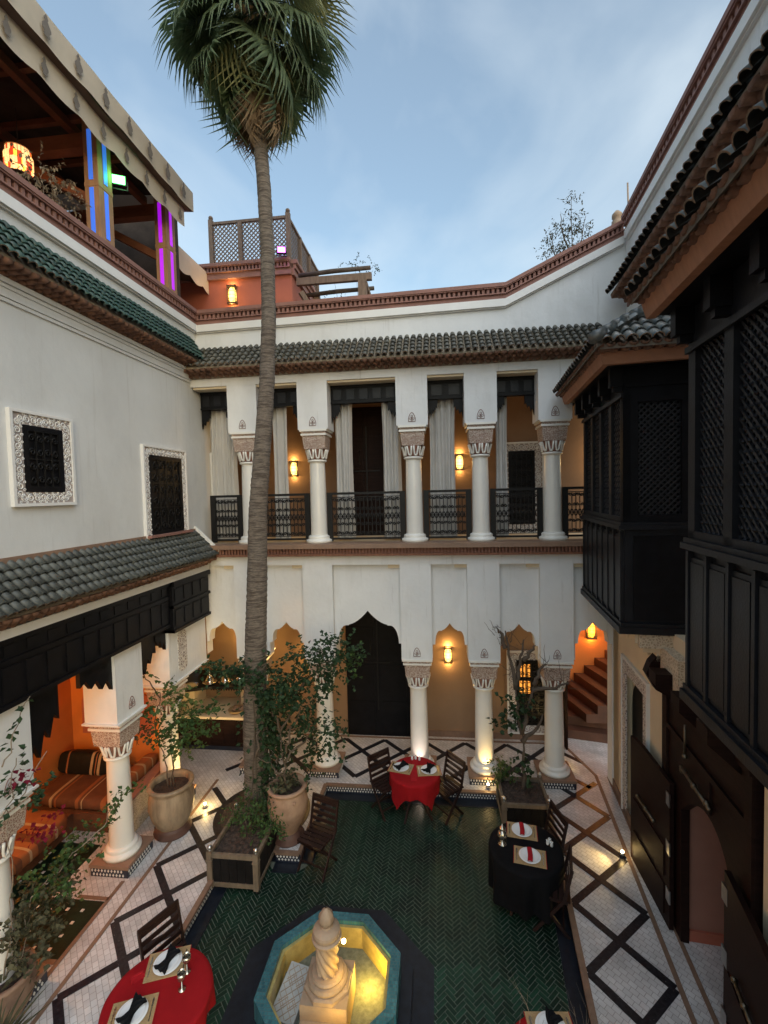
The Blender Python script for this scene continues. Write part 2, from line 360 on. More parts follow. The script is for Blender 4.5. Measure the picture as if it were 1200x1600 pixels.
def strip(a, b, w, m, z=.004, name='inlay_strip', parent=pave):
    a = Vector((a[0], a[1], 0)); b = Vector((b[0], b[1], 0)); d = (b-a).normalized(); n = Vector((-d.y, d.x, 0))*w/2
    q = [a-n, b-n, b+n, a+n]
    return ob(name, MB().hexa([(p.x,p.y,-.02) for p in q], [(p.x,p.y,z) for p in q]), m, parent)
def R2(p, q): v = RM @ Vector((p, q, 0)); return (v.x, v.y)
BW = .095
# diamond bands of the right-hand walk
q0, T = 5.61, .875; pl, pr_ = 1.075, 1.945
for k in range(-4, 4):
    qa = q0+k*T-T/2; qb = qa+T
    strip(R2(pl,qa), R2(pr_,qb), BW, 'black_tile', .004); strip(R2(pr_,qa), R2(pl,qb), BW, 'black_tile', .0065)
# left-hand walk
for k in range(-4, 4):
    ya = 5.56+k*.88-.44; yb = ya+.88
    if yb > 8.2: continue
    strip((-4.19,ya), (-3.31,yb), BW, 'black_tile', .004); strip((-3.31,ya), (-4.19,yb), BW, 'black_tile', .0065)
# back walk: bands that bounce between two lines, three half-diamonds apart
for k in range(-5, 7):
    xa = -2.075+.86*k
    if -4.9 < xa < 2.9:
        strip((xa, 9.6), (min(xa+1.29, 2.75), 9.6-1.31*(min(xa+1.29,2.75)-xa)/1.29), BW, 'black_tile', .004)
        xe = max(xa-1.29, -4.3); strip((xa, 9.6), (xe, 9.6-1.31*(xa-xe)/1.29), BW, 'black_tile', .0065)
# brown border lines
strip((-4.25,1.5), (-4.25,8.0), .05, 'brown_strip', .009, 'border_strip'); strip((-4.5,1.5), (-4.5,5.7), .05, 'brown_strip', .009, 'border_strip')
strip(R2(2.0,1.5), R2(2.0,8.9), .055, 'brown_strip', .009, 'border_strip'); strip(R2(2.215,1.5), R2(2.215,8.9), .05, 'brown_strip', .009, 'border_strip')
strip((-5.0,9.7), (2.55,9.7), .05, 'brown_strip', .009, 'border_strip'); strip((2.55,9.7), R2(2.0,8.9), .05, 'brown_strip', .011, 'border_strip')
strip((-4.95,5.42), (-4.5,5.42), .05, 'brown_strip', .009, 'border_strip')
# porch floor beyond the portal on the right
strip(R2(2.42,5.15), R2(3.6,5.15), .05, 'brown_strip', .009, 'border_strip')
strip(R2(2.30,4.15), R2(2.95,5.05), .11, 'black_tile', .004); strip(R2(2.30,4.75), R2(3.1,3.9), .11, 'black_tile', .0065)
# lips, risers with little white diamonds, dark band
LIPS = [((PX,8.03),(xr(1.03,8.03),8.03)), ((PX,6.40),(PX,8.03)), ((-2.52,6.40),(PX,6.40)), ((-2.52,6.40),(-2.52,6.78)), ((PL,6.78),(-2.52,6.78)), ((PL,-1.0),(PL,6.78)), (R2(1.03*.995,-1),R2(1.03*.995,8.15))]
FZ = -.15
for i, (a, b) in enumerate(LIPS):
    strip(a, b, .07, 'brown_strip', .012+.0015*i, 'lip_stone')
cxb = Vector((-.9, 4.5, 0))
for a, b in LIPS:
    a = Vector((*a, 0)); b = Vector((*b, 0)); d = (b-a).normalized(); n = Vector((-d.y, d.x, 0))
    if n.dot(cxb-(a+b)/2) < 0: n = -n
    L = (b-a).length; pm = MB()
    pm.hexa([a+n*.001+Vector((0,0,FZ-.02)), b+n*.001+Vector((0,0,FZ-.02)), b+n*.012+Vector((0,0,FZ-.02)), a+n*.012+Vector((0,0,FZ-.02))],
            [a+n*.001+Vector((0,0,-.022)), b+n*.001+Vector((0,0,-.022)), b+n*.012+Vector((0,0,-.022)), a+n*.012+Vector((0,0,-.022))])
    ob('riser', pm, 'mosaic_dark', pave)
    dm = MB(); t = .03; r = .017
    while t < L-.02:
        for zc, off in ((-.055, 0), (-.098, .5)):
            c = a+d*(t+off*.05)+n*.013+Vector((0,0,zc)); e = n*.003
            q = [c-d*r, c+Vector((0,0,-r*1.15)), c+d*r, c+Vector((0,0,r*1.15))]
            dm.hexa(q, [p+e for p in q])
        t += .05
    ob('riser_mosaic', dm, 'mosaic_white', pave, kind='stuff')
# the sunken court floor
FC = Vector((-1.25, 4.62, 0))          # fountain centre
bx = [(PL,-1.2),(xr(1.03,-1.2),-1.2),(xr(1.03,8.03),8.03),(PX,8.03),(PX,6.40),(-2.52,6.40),(-2.52,6.78),(PL,6.78)]
sunk = ob('sunken_court', MB().prism(bx, FZ-.3, FZ-.006, 'z'), 'grout', kind='structure')
def band(pts, w, z, m):
    n = len(pts)
    for i in range(n):
        a = Vector((*pts[i],0)); b = Vector((*pts[(i+1) % n],0)); d = (b-a).normalized(); nn = Vector((-d.y,d.x,0))
        q = [a, b, b+nn*w, a+nn*w]
        ob('border_band', MB().hexa([(p.x,p.y,FZ-.02) for p in q], [(p.x,p.y,z+.0012*i) for p in q]), m, sunk)
band(bx, .20, FZ+.004, 'dark_border')
def octo(ap, z=0, rot=pi/8): r = ap/cos(pi/8); return [(FC.x+r*cos(rot+i*pi/4), FC.y+r*sin(rot+i*pi/4)) for i in range(8)]
o1, o2 = octo(1.12), octo(.80)
for i in range(8):
    q = [o2[i], o1[i], o1[(i+1) % 8], o2[(i+1) % 8]]
    ob('border_band', MB().hexa([(p[0],p[1],FZ-.02) for p in q], [(p[0],p[1],FZ+.004) for p in q]), 'dark_border', sunk)
# herringbone bricks
BL, BWd = .144, .048; gap = .0044
def brick_mb(L, W):
    l, w = L/2-gap/2, W/2-gap/2; e = .0028
    return MB().hexa([(-l,-w,-.02),(l,-w,-.02),(l,w,-.02),(-l,w,-.02)], [(-l+e,-w+e,0),(l-e,-w+e,0),(l-e,w-e,0),(-l+e,w-e,0)])
bmesh_brick = brick_mb(BL, BWd); bme = bmesh_brick.mesh('brick', 'green_brick')
cand = []
c45 = cos(pi/4)
def inside(x, y):
    if not (PL+.10 < x < xr(1.03,y)-.10 and 1.2 < y < 8.03-.10): return False
    if x < PX+.10 and y > 6.40-.10 and not (x < -2.62 and y < 6.68): return False
    dx, dy = abs(x-FC.x), abs(y-FC.y)
    return not (dx < 1.02 and dy < 1.02 and (dx+dy)*c45 < 1.02)
rb = random.Random(3)
for k in range(-230, 230):
    for mI in range(-75, 75):
        for hv in (0, 1):
            if hv == 0: u, v, rot = k+3*mI+1.5, k-3*mI+.5, 0
            else: u, v, rot = k+3*mI+3.5, k-3*mI-.5, pi/2
            u *= BWd; v *= BWd; x = u*c45-v*c45-.9; y = u*c45+v*c45+4.5
            if inside(x, y): cand.append((x, y, rot+pi/4))
def vis_key(c): return (Vector((c[0], c[1], 0))-CAMP).length
cand.sort(key=vis_key)
near = [c for c in cand if c[1] > 4.0 and c[0] > -2.9][:300]; ns = set(near)
for x, y, r in near:
    M = Matrix.Translation((x, y, FZ+rb.uniform(-.0015,.0015))) @ Matrix.Rotation(r+rb.uniform(-.012,.012), 4, 'Z') @ Matrix.Rotation(rb.uniform(-.03,.03), 4, 'X')
    link('brick', bme, sunk, M)
rest = MB()
for c in cand:
    if c in ns: continue
    x, y, r = c
    rest.put(bmesh_brick, Matrix.Translation((x, y, FZ+rb.uniform(-.0015,.0015))) @ Matrix.Rotation(r+rb.uniform(-.012,.012), 4, 'Z') @ Matrix.Rotation(rb.uniform(-.03,.03), 4, 'X'))
ob('herringbone_bricks', rest, 'green_brick', sunk, kind='stuff')
# green floor panel with white dots in the left-hand arcade
for (x0,y0,x1,y1) in ((-6.3,4.62,-4.53,5.38), (-6.3,5.38,-5.32,6.3)):
    ob('green_panel', MB().box(x0,y0,-.02,x1,y1,.004), 'green_brick', pave)
dots = MB()
for i in range(9):
    for j in range(10):
        x = -6.2+.21*i; y = 4.72+.17*j
        if (x < -4.6 and y < 5.33) or (x < -5.4 and y < 6.25): dots.box(x-.02,y-.02,.0,x+.02,y+.02,.0075)
ob('white_dots', dots, 'mosaic_white', pave, kind='stuff')
ob('border_strip', MB().box(-6.3,4.56,-.02,-4.53,4.615,.009), 'brown_strip', pave)
# ---------------------------------------------------------------- octagonal fountain
ft = thing('fountain', 'octagonal turquoise fountain with twisted stone column and yellow light', 'fountain', (FC.x, FC.y, FZ))
def oring(apo, api, z0, z1, m, name, parent=ft):
    A, B = octo(apo), octo(api); mb = MB()
    for i in range(8):
        j = (i+1) % 8
        mb.hexa([(*A[i],z0),(*A[j],z0),(*B[j],z0),(*B[i],z0)], [(*A[i],z1),(*A[j],z1),(*B[j],z1),(*B[i],z1)])
    return ob(name, mb, m, parent)
# mosaic on turquoise rim: small squares
mosaic_mat('turq_mosaic', (.022,.105,.135), (.055,.20,.23), (.07,.12,.13), .034, .034, 0, .3)
oring(.88, .748, FZ-.05, FZ+.09, 'dark_border', 'outer_step')
rimA, rimB = octo(.745), octo(.635)
for i in range(8):
    j = (i+1) % 8
    ob('rim_slab', MB().hexa([(*rimA[i],FZ-.05),(*rimA[j],FZ-.05),(*rimB[j],FZ-.05),(*rimB[i],FZ-.05)], [(*rimA[i],.15),(*rimA[j],.15),(*rimB[j],.15),(*rimB[i],.15)]), 'turq_mosaic', ft)
oring(.634, .60, -.30, .10, 'pool_tile', 'inner_lining')
mb = MB(); mb.prism(octo(.633), -.36, -.30, 'z'); ob('basin_floor', mb, 'pool_tile', ft)
mb = MB(); mb.prism(octo(.598), -.298, -.20, 'z'); ob('water', mb, 'pool_water', ft)
X, Y = FC.x, FC.y
mb = MB(); mb.box(X-.245,Y-.34,-.299,X+.245,Y+.15,.18); ob('plinth', mb, 'fountain_stone', ft)
mb = MB(); mb.box(X-.24,Y-.48,-.299,X+.24,Y-.341,.02); ob('plinth_step', mb, 'fountain_stone', ft)
Yc = Y-.10
FT = Matrix.Translation((X,Yc,.18)) @ Matrix.Diagonal((1.22,1.22,1.0,1)) @ Matrix.Translation((-X,-Yc,-.02))
mb = MB(); mb.lathe([(.21,.02),(.21,.06),(.19,.075)], (X,Yc,0), 8, smooth=False, a0=pi/8); ob('octagonal_step', mb.tr(FT), 'fountain_stone', ft)
mb = MB(); mb.lathe([(.17,.075),(.175,.10),(.165,.125),(.14,.13),(.145,.15),(.135,.17),(.11,.175)], (X,Yc,0), 24, smooth=False); ob('ring_moulding', mb.tr(FT), 'fountain_stone', ft)
mb = MB(); n = 96; A = []; H_ = 30
for j in range(H_+1):
    z = .175+.33*j/H_
    for i in range(n):
        a = 2*pi*i/n; r = .076+.024*abs(cos(4*(a+2.2*j/H_))); A.append((X+r*cos(a), Yc+r*sin(a), z))
mb.add(A, [(j*n+i, j*n+(i+1) % n, (j+1)*n+(i+1) % n, (j+1)*n+i) for j in range(H_) for i in range(n)], True)
ob('twisted_shaft', mb.tr(FT), 'fountain_stone', ft)
mb = MB(); mb.lathe([(.09,.505),(.125,.52),(.13,.545),(.115,.56),(.12,.60),(.115,.625),(.085,.65),(.06,.66),(.055,.68)], (X,Yc,0), 24, smooth=False); ob('capital', mb.tr(FT), 'fountain_stone', ft)
mb = MB(); A = []; n = 24
prof = [(.05,.68),(.062,.70),(.066,.74),(.055,.785),(.03,.825),(.008,.85)]
for r0, z in prof:
    for i in range(n): a = 2*pi*i/n; r = r0*(1+.07*cos(8*a)); A.append((X+r*cos(a), Yc+r*sin(a), z))
mb.add(A, [(j*n+i, j*n+(i+1) % n, (j+1)*n+(i+1) % n, (j+1)*n+i) for j in range(len(prof)-1) for i in range(n)], True)
ob('finial', mb.tr(FT), 'fountain_stone', ft)
mb = MB(); mb.lathe([(.010,-.02),(.018,-.008),(.018,.010),(.008,.02)], (X+.145,Yc+.02,.47), 12); ob('spot_lamp', mb.tr(FT), 'lamp_core', ft)
lamp((X+.23,Yc-.12,.46), (1,.64,.12), 1.5, .02, name='fountain_light')
lamp((X+.40,Y+.16,-.02), (1,.62,.09), 5.0, .04, name='fountain_light')
lamp((X+.16,Yc-.42,.16), (1,.62,.09), 1.6, .04, name='fountain_light')
sb = tag(ob('stone_slab', MB().hexa([(-.15,-.26,-.04),(.15,-.26,-.04),(.15,.26,-.04),(-.15,.26,-.04)], [(-.145,-.255,.02),(.145,-.255,.02),(.145,.255,.02),(-.145,.255,.02)]), 'slab',
   M=Matrix.Translation((X-.43,Y-.02,-.08)) @ Matrix.Rotation(rad(-12),4,'Z') @ Matrix.Rotation(rad(12),4,'X')), 'pale quilted stone slab leaning in the fountain basin', 'slab')
gr = MB()
for t in range(-5, 6):
    for sgn in (1,-1):
        a = Vector((t*.085-.15*1, -.15*sgn, .021)); b = Vector((t*.085+.15, .15*sgn, .021))
        pts = [a+(b-a)*q/8 for q in range(9)]; pts = [p for p in pts if abs(p.x) < .14 and abs(p.y) < .25]
        if len(pts) > 1: gr.bar(pts[0], pts[-1], .006, .006)
        for oy in (-.2, .2):
            pts2 = [p+Vector((0,oy,0)) for p in [a+(b-a)*q/8 for q in range(9)]]; pts2 = [p for p in pts2 if abs(p.x) < .14 and abs(p.y) < .25]
            if len(pts2) > 1: gr.bar(pts2[0], pts2[-1], .006, .0062)
ob('incised_lines', gr, 'fountain_stone', sb, local=True)
# ================================================================ building helpers
def carved_pattern(m, scale, ground, w=.10, bumps=.8):
    N, Lk, b = nodes(m); tcn = N.new('ShaderNodeTexCoord')
    vo = N.new('ShaderNodeTexVoronoi'); vo.feature = 'DISTANCE_TO_EDGE'; vo.inputs['Scale'].default_value = scale
    wv = N.new('ShaderNodeTexNoise'); wv.inputs['Scale'].default_value = scale*.6
    ad = N.new('ShaderNodeVectorMath'); ad.operation = 'MULTIPLY_ADD'; ad.inputs[1].default_value = (.03,.03,.03)
    Lk.new(tcn.outputs['Object'], wv.inputs[0]); Lk.new(wv.outputs['Color'], ad.inputs[0]); Lk.new(tcn.outputs['Object'], ad.inputs[2]); Lk.new(ad.outputs[0], vo.inputs[0])
    mr = N.new('ShaderNodeMapRange'); mr.inputs[1].default_value = w; mr.inputs[2].default_value = w*1.6; Lk.new(vo.outputs['Distance'], mr.inputs[0])
    base_mix(m, mr.outputs[0], ground, .9)
    iv = N.new('ShaderNodeMath'); iv.operation = 'SUBTRACT'; iv.inputs[0].default_value = 1; Lk.new(mr.outputs[0], iv.inputs[1])
    bp = N.new('ShaderNodeBump'); bp.inputs['Strength'].default_value = bumps; bp.inputs['Distance'].default_value = .012; Lk.new(iv.outputs[0], bp.inputs['Height']); Lk.new(bp.outputs[0], b.inputs['Normal'])
carved_pattern(MATS['carved'], 40, (.27,.135,.10))
mat('carved_frame', (.66,.62,.575), .85, .08, 9); carved_pattern(MATS['carved_frame'], 25, (.20,.15,.14), .12)
mat('carved_cream', (.66,.55,.40), .85, .08, 9); carved_pattern(MATS['carved_cream'], 30, (.42,.32,.22), .12)
mat('lattice_black', (.016,.016,.019), .5, .3, 6)

def P3(P0, al, ou, t, o, z): return Vector((P0[0]+al[0]*t+ou[0]*o, P0[1]+al[1]*t+ou[1]*o, z))
def sweep(mb, P0, al, ou, L, prof, t0=0):
    """extrude an outline (out, z) along a straight run"""
    n = len(prof); A = [P3(P0,al,ou,t0,o,z) for o, z in prof]+[P3(P0,al,ou,L,o,z) for o, z in prof]
    mb.add(A, [tuple(range(n)), tuple(range(2*n-1,n-1,-1))]+[(i,(i+1)%n,n+(i+1)%n,n+i) for i in range(n)]); return mb
def tile_mb(w, L, seg=6, lift=.014):
    r0, r1 = w*.50, w*.40; th = .012; A = []
    def arc(r, y, zo, sc=1): return [(r*cos(pi*i/seg), y, zo+r*sin(pi*i/seg)*.95) for i in range(seg+1)]
    A += arc(r0, 0, lift)+arc(r1, L, 0)+arc(r0-th, 0, lift); n = seg+1
    fs = [(i+1, i, n+i, n+i+1) for i in range(seg)]; sm = [True]*seg
    fs += [(i, i+1, 2*n+i+1, 2*n+i) for i in range(seg)]; sm += [False]*seg
    m = MB(); m.addm(A, fs, sm); return m
def edge_mesh(me, seg=6):
    c = me.copy(); c.materials.append(MATS['tile_edge'])
    for p in list(c.polygons)[seg:2*seg]: p.material_index = 1
    return c
ROOFS = {}
def eave(th, roofname, P0, al, ou, L, zc, Hc, D, ztop, inset=0., pitch=.125, tm='tile_dark', bed='roof_bed', nrow=4, rng=None, crow=3, hipcut=None, tw=1.0):
    """corbelled eave: rows of rounded bricks, a bed, rows of half-round tiles. Tiles are remembered per thing."""
    rng = rng or random.Random(len(ROOFS)+5)
    zb = zc+Hc; edge = D+.035
    roof = ob(roofname, sweep(MB(), P0, al, ou, L, [(-inset-.02,zc),(.0,zc),(D*.55,zb-.055),(D,zb-.03),(D,zb),(-inset,ztop-.02),(-inset-.02,ztop-.02)]), bed, th)
    cm = MB(); rr = pitch*.46
    for k in range(crow):
        zz = zc+.02+(Hc-.05)*(k+.45)/crow; oo = D*(k+1)/crow; n = int(L/(pitch*1.0))
        for i in range(n):
            t = (i+.5+(.5 if k % 2 else 0))*L/n
            if t > L-.03: continue
            jz = rng.uniform(-.006,.006); ln = oo+rng.uniform(-.008,.012)
            A = []; seg = 5
            for o_, q in ((0., 1.), (ln, 1.), (ln+.012, .55)):
                for j in range(seg+1):
                    a = pi+pi*j/seg; p = P3(P0, al, ou, t+rr*q*cos(a), o_, zz+jz+rr*.95*q*sin(a)+.02); A.append(p)
            n6 = seg+1
            cm.add(A, [(j, j+1, n6+j+1, n6+j) for j in range(seg)]+[(n6+j, n6+j+1, 2*n6+j+1, 2*n6+j) for j in range(seg)]+[tuple(range(2*n6, 3*n6))], True)
            # flat upper side
            cm.add([A[0], A[seg], A[n6+seg], A[n6]], [(0,1,2,3)])
    ob('corbel_bricks', cm, 'corbel_brick', th, kind='stuff')
    # rows of tiles
    lo = P3(P0,al,ou,0,edge,zb); hi = P3(P0,al,ou,0,-inset,ztop); up = hi-lo; S = up.length; up.normalize()
    a3 = Vector((al[0],al[1],0)); nrm = a3.cross(up); 
    if nrm.z < 0: nrm = -nrm
    e = S/nrow; n = int(L/pitch); right = up.cross(nrm)
    key = ('tile', round(pitch*tw,3), round(e,3), tm)
    if key not in ROOFS: mb_ = tile_mb(pitch*tw, e*1.13); me_ = mb_.mesh('roof_tile', tm); ROOFS[key] = (mb_, me_, edge_mesh(me_))
    for i in range(n):
        for k in range(nrow):
            t = (i+.5)*L/n
            if hipcut and not hipcut(t, (k+.3)/nrow): continue
            o = lo+a3*(t+rng.uniform(-.003,.003))+up*(e*k+rng.uniform(-.007,.007))+nrm*(.003+.004*k*0)
            M = Matrix(((right.x,up.x,nrm.x,o.x),(right.y,up.y,nrm.y,o.y),(right.z,up.z,nrm.z,o.z),(0,0,0,1))) @ Matrix.Rotation(rng.uniform(-.02,.02),4,'Z') @ Matrix.Rotation(rng.uniform(-.015,.015),4,'X')
            ROOFS.setdefault(('list', th.name), []).append((M, key, roof, k == 0))
    return roof
def finish_tiles(th, local=False, limit=300):
    lst = ROOFS.get(('list', th.name), [])
    wm = WM[th.name] if local else Matrix()
    lst.sort(key=lambda e: ((wm @ e[0].translation)-CAMP).length if (wm @ e[0].translation).y > 2.0 else 99)
    rest = {}
    for i, (M, key, roof, low) in enumerate(lst):
        if i < limit:
            o = bpy.data.objects.new('roof_tile', ROOFS[key][2 if low else 1]); COL.objects.link(o); o.parent = roof; o.matrix_basis = M
        else: rest.setdefault((key, roof.name), (MB(), roof, key))[0].put(ROOFS[key][0], M)
    for mb, roof, key in rest.values():
        o = ob('roof_tiles', mb, key[3], roof, local=True, kind='stuff')
def cornice(th, pts, ou, depth=.10, hs=(.065,.10,.10,.13), cap='pink_trim', dent='dentil_dark', band='pink_trim', white='trim_white', pitch=.085):
    """parapet cornice along a line of 3-D points (top edge): cap, dentils, band, white moulding"""
    capm, back, dm, bm, wm = MB(), MB(), MB(), MB(), MB(); o3 = Vector((ou[0],ou[1],0)); h0,h1,h2,h3 = hs
    for a, b in zip(pts[:-1], pts[1:]):
        a = Vector(a); b = Vector(b)
        def slab(m, z0, z1, o0, o1, a=a, b=b):
            za, zb = Vector((0,0,z0)), Vector((0,0,z1))
            m.hexa([a+o3*o1+za, b+o3*o1+za, b+o3*o0+za, a+o3*o0+za], [a+o3*o1+zb, b+o3*o1+zb, b+o3*o0+zb, a+o3*o0+zb])
        slab(capm, -h0, 0, -.25, depth+.02); slab(capm, -h0-.02, -h0, -.2, depth+.005)
        slab(back, -h0-h1, -h0-.02, -.15, depth*.35); slab(capm, -h0-h1-.02, -h0-h1, -.15, depth*.9)
        L = (b-a).length; n = max(1, int(L/pitch)); d = (b-a)/L
        for i in range(n):
            c = a+d*((i+.5)*L/n); w = d*pitch*.27
            for dx in (0,):
                lo = Vector((0,0,-h0-h1)); hi = Vector((0,0,-h0-.02))
                dm.hexa([c-w+o3*depth*.8+lo, c+w+o3*depth*.8+lo, c+w+o3*.02+lo, c-w+o3*.02+lo], [c-w+o3*depth*.8+hi, c+w+o3*depth*.8+hi, c+w+o3*.02+hi, c-w+o3*.02+hi])
        slab(bm, -h0-h1-h2, -h0-h1-.02, -.15, depth*.55)
        if white: slab(wm, -h0-h1-h2-h3, -h0-h1-h2, -.15, depth*.75); slab(wm, -h0-h1-h2-h3-.02, -h0-h1-h2-h3, -.15, depth*.4)
    ob('parapet_cap', capm, cap, th); ob('dentil_ground', back, dent, th); ob('dentils', dm, cap, th, kind='stuff'); ob('parapet_band', bm, band, th)
    if white: ob('white_moulding', wm, white, th)

def arch_pts(cx, hw, zs, za, hin, flare, zl, big=False):
    """right half from spring to apex of a lobed ogee arch; returns full list left to right (x,z)"""
    r = []
    r.append((hw, zs)); r.append((hw-hin, zs))
    x0, z0, x1, z1 = hw-hin, zs, flare+.05, zl
    for i in range(1, 8):
        t = i/7; a = t*pi/2; r.append((x1+(x0-x1)*cos(a), z0+(z1-z0)*sin(a)))
    r.append((flare, zl)); r.append((flare, zl+.012))
    for i in range(1, 7):
        t = i/6; r.append((flare*(1-t), zl+.012+(za-zl-.012)*(t**1.9*.75+.25*t)))
    left = [(-x, z) for x, z in r]
    full = left[:-1]+[r[-1]]+r[:-1][::-1]
    return [(cx+x, z) for x, z in full]
def arch_panel(x0, x1, z0, ztop, y0, y1, cx, hw, zs, za, hin, flare, zl, zleft=None):
    zl0 = z0 if zleft is None else zleft
    ap = arch_pts(cx, hw, zs, za, hin, flare, zl)
    pts = [(x0, z0), (max(x0,cx-hw), z0)] if cx-hw > x0+.002 else [(x0, zs)]
    pts = [(x0, zl0)]+([(cx-hw, zl0)] if cx-hw > x0+.002 else [])+ap+([(cx+hw, z0)] if cx+hw < x1-.002 else [])+[(x1, z0), (x1, ztop), (x0, ztop)]
    return MB().prism(pts, y0, y1, 'y')

# column with base, carved capital; origin at its foot, total height h from foot to top of abacus
def column_parts(h, r, foot='torus', seg=28):
    """meshes of a column: shaft, base, necking, tongues, block, abacus"""
    cap0 = h-.60
    sh = MB().lathe([(r*1.04,.12),(r,.25),(r*.97,cap0*.6),(r*.90,cap0)], (0,0,0), seg, cap=False)
    ba = MB().lathe([(r*1.55,0),(r*1.6,.03),(r*1.58,.06),(r*1.35,.075),(r*1.3,.09),(r*1.34,.11),(r*1.25,.135),(r*1.05,.15)], (0,0,0), seg)
    ne = MB().lathe([(r*.92,cap0-.005),(r*1.12,cap0+.01),(r*1.14,cap0+.035),(r*.95,cap0+.05)], (0,0,0), seg)
    be = MB().lathe([(r*.93,cap0+.05),(r*1.0,cap0+.12),(r*1.22,cap0+.225),(r*1.28,cap0+.245)], (0,0,0), seg)
    tg = MB(); n = 10
    for i in range(n):
        a0 = 2*pi*i/n
        pts = []
        for k in range(13):
            t = k/12; u = -1+2*t
            da = u*.215; zz = cap0+.070+.165*abs(u)**4.0; rr = r*(1.0+.26*((zz-cap0-.05)/.19)**1.6)+.012
            pts.append((rr*cos(a0+da), rr*sin(a0+da), zz))
        tg.tube(pts, .017, 6)
    w = r*1.36; z0, z1 = cap0+.245, cap0+.49
    bl = MB().hexa([(-w*.92,-w*.92,z0),(w*.92,-w*.92,z0),(w*.92,w*.92,z0),(-w*.92,w*.92,z0)], [(-w,-w,z1-.06),(w,-w,z1-.06),(w,w,z1-.06),(-w,w,z1-.06)])
    bl.box(-w*1.0,-w*1.0,z1-.06,w*1.0,w*1.0,z1)
    ab = MB(); ab.box(-w*1.12,-w*1.12,z1,w*1.12,w*1.12,z1+.035); ab.box(-w*1.2,-w*1.2,z1+.075,w*1.2,w*1.2,z1+.11)
    bd = MB(); bd.box(-w*1.06,-w*1.06,z1+.035,w*1.06,w*1.06,z1+.075)
    return [('base',ba,'column_white'),('necking',ne,'column_white'),('bell',be,'carved_ground'),('tongues',tg,'column_white'),('carved_block',bl,'carved'),('abacus',ab,'column_white'),('carved_band',bd,'carved')], sh
COLM = {}
def column(th, x, y, z, h, r, key, pedestal=None, half=.3):
    if key not in COLM:
        ps, sh = column_parts(h, r); COLM[key] = ([(n, m.mesh(n, mm), mm) for n, m, mm in ps], sh.mesh('shaft', 'column_white'))
    ps, sh = COLM[key]; T = Matrix.Translation((x, y, z))
    c = link('column', sh, th, T); WM[c.name] = T
    for n, me, mm in ps:
        o = link(n, me, c, None, local=True)
    if pedestal:
        o = ob('pedestal', MB().box(-half,-half,-.045,half,half,0), 'brown_stone', c, local=True)
        ob('pedestal_riser', MB().box(-half+.012,-half+.012,-pedestal-.03,half-.012,half-.012,-.045), 'mosaic_dark', c, local=True)
        dm = MB(); s = .05; zc = -.045-(pedestal-.045)/2
        for face in range(4):
            R = Matrix.Rotation(face*pi/2, 4, 'Z'); n = int((2*half-.05)/s)
            for i in range(n):
                for zz, off in ((zc+.028,0),(zc-.028,.5)):
                    xx = -half+.04+(i+off)*s
                    if xx > half-.04: continue
                    q = [Vector((xx-.016,-half+.012,zz)),Vector((xx,-half+.012,zz-.024)),Vector((xx+.016,-half+.012,zz)),Vector((xx,-half+.012,zz+.024))]
                    dm.hexa([R@p for p in q], [R@(p+Vector((0,-.004,0))) for p in q])
        ob('riser_mosaic', dm, 'mosaic_white', c, local=True, kind='stuff')
    return c
def motif(th, x, y, z, s=1., axis='y', sgn=-1):
    """small stencilled pointed arch with a flower, on a pillar face"""
    mb = MB(); pts = []
    for k in range(17):
        t = -1+2*k/16; pts.append((t*.062*s*(1 if abs(t) < .999 else 1), .085*s*(1-abs(t)**2.4)+.02*s*(1-abs(t))))
    pts = [(-.062*s,-.055*s)]+pts+[(.062*s,-.055*s),(-.062*s,-.055*s)]
    def P(a, b): return (x+a, y, z+b) if axis == 'y' else (x, y+a, z+b)
    mb.tube([P(a,b) for a, b in pts], .0055*s, 4)
    for a, b, r in ((0,.04,.018),(-.027,-.005,.017),(.027,-.005,.017),(0,-.03,.012),(0,.008,.010)):
        q = [P((a+r*cos(2*pi*i/8))*s if 0 else a*s+r*s*cos(2*pi*i/8), b*s+r*s*sin(2*pi*i/8)) for i in range(9)]
        mb.tube(q, .0042*s, 4)
    return ob('stencil_motif', mb, 'stencil', th)
def scroll(mb, c, r, P, turns=1.4, sgn=1, a0=0, rt=.0095):
    pts = []
    for k in range(15):
        t = k/14; a = a0+sgn*turns*2*pi*t; rr = r*(1-.72*t); pts.append(P(c[0]+rr*cos(a), c[1]+rr*sin(a)))
    mb.tube(pts, rt, 4)
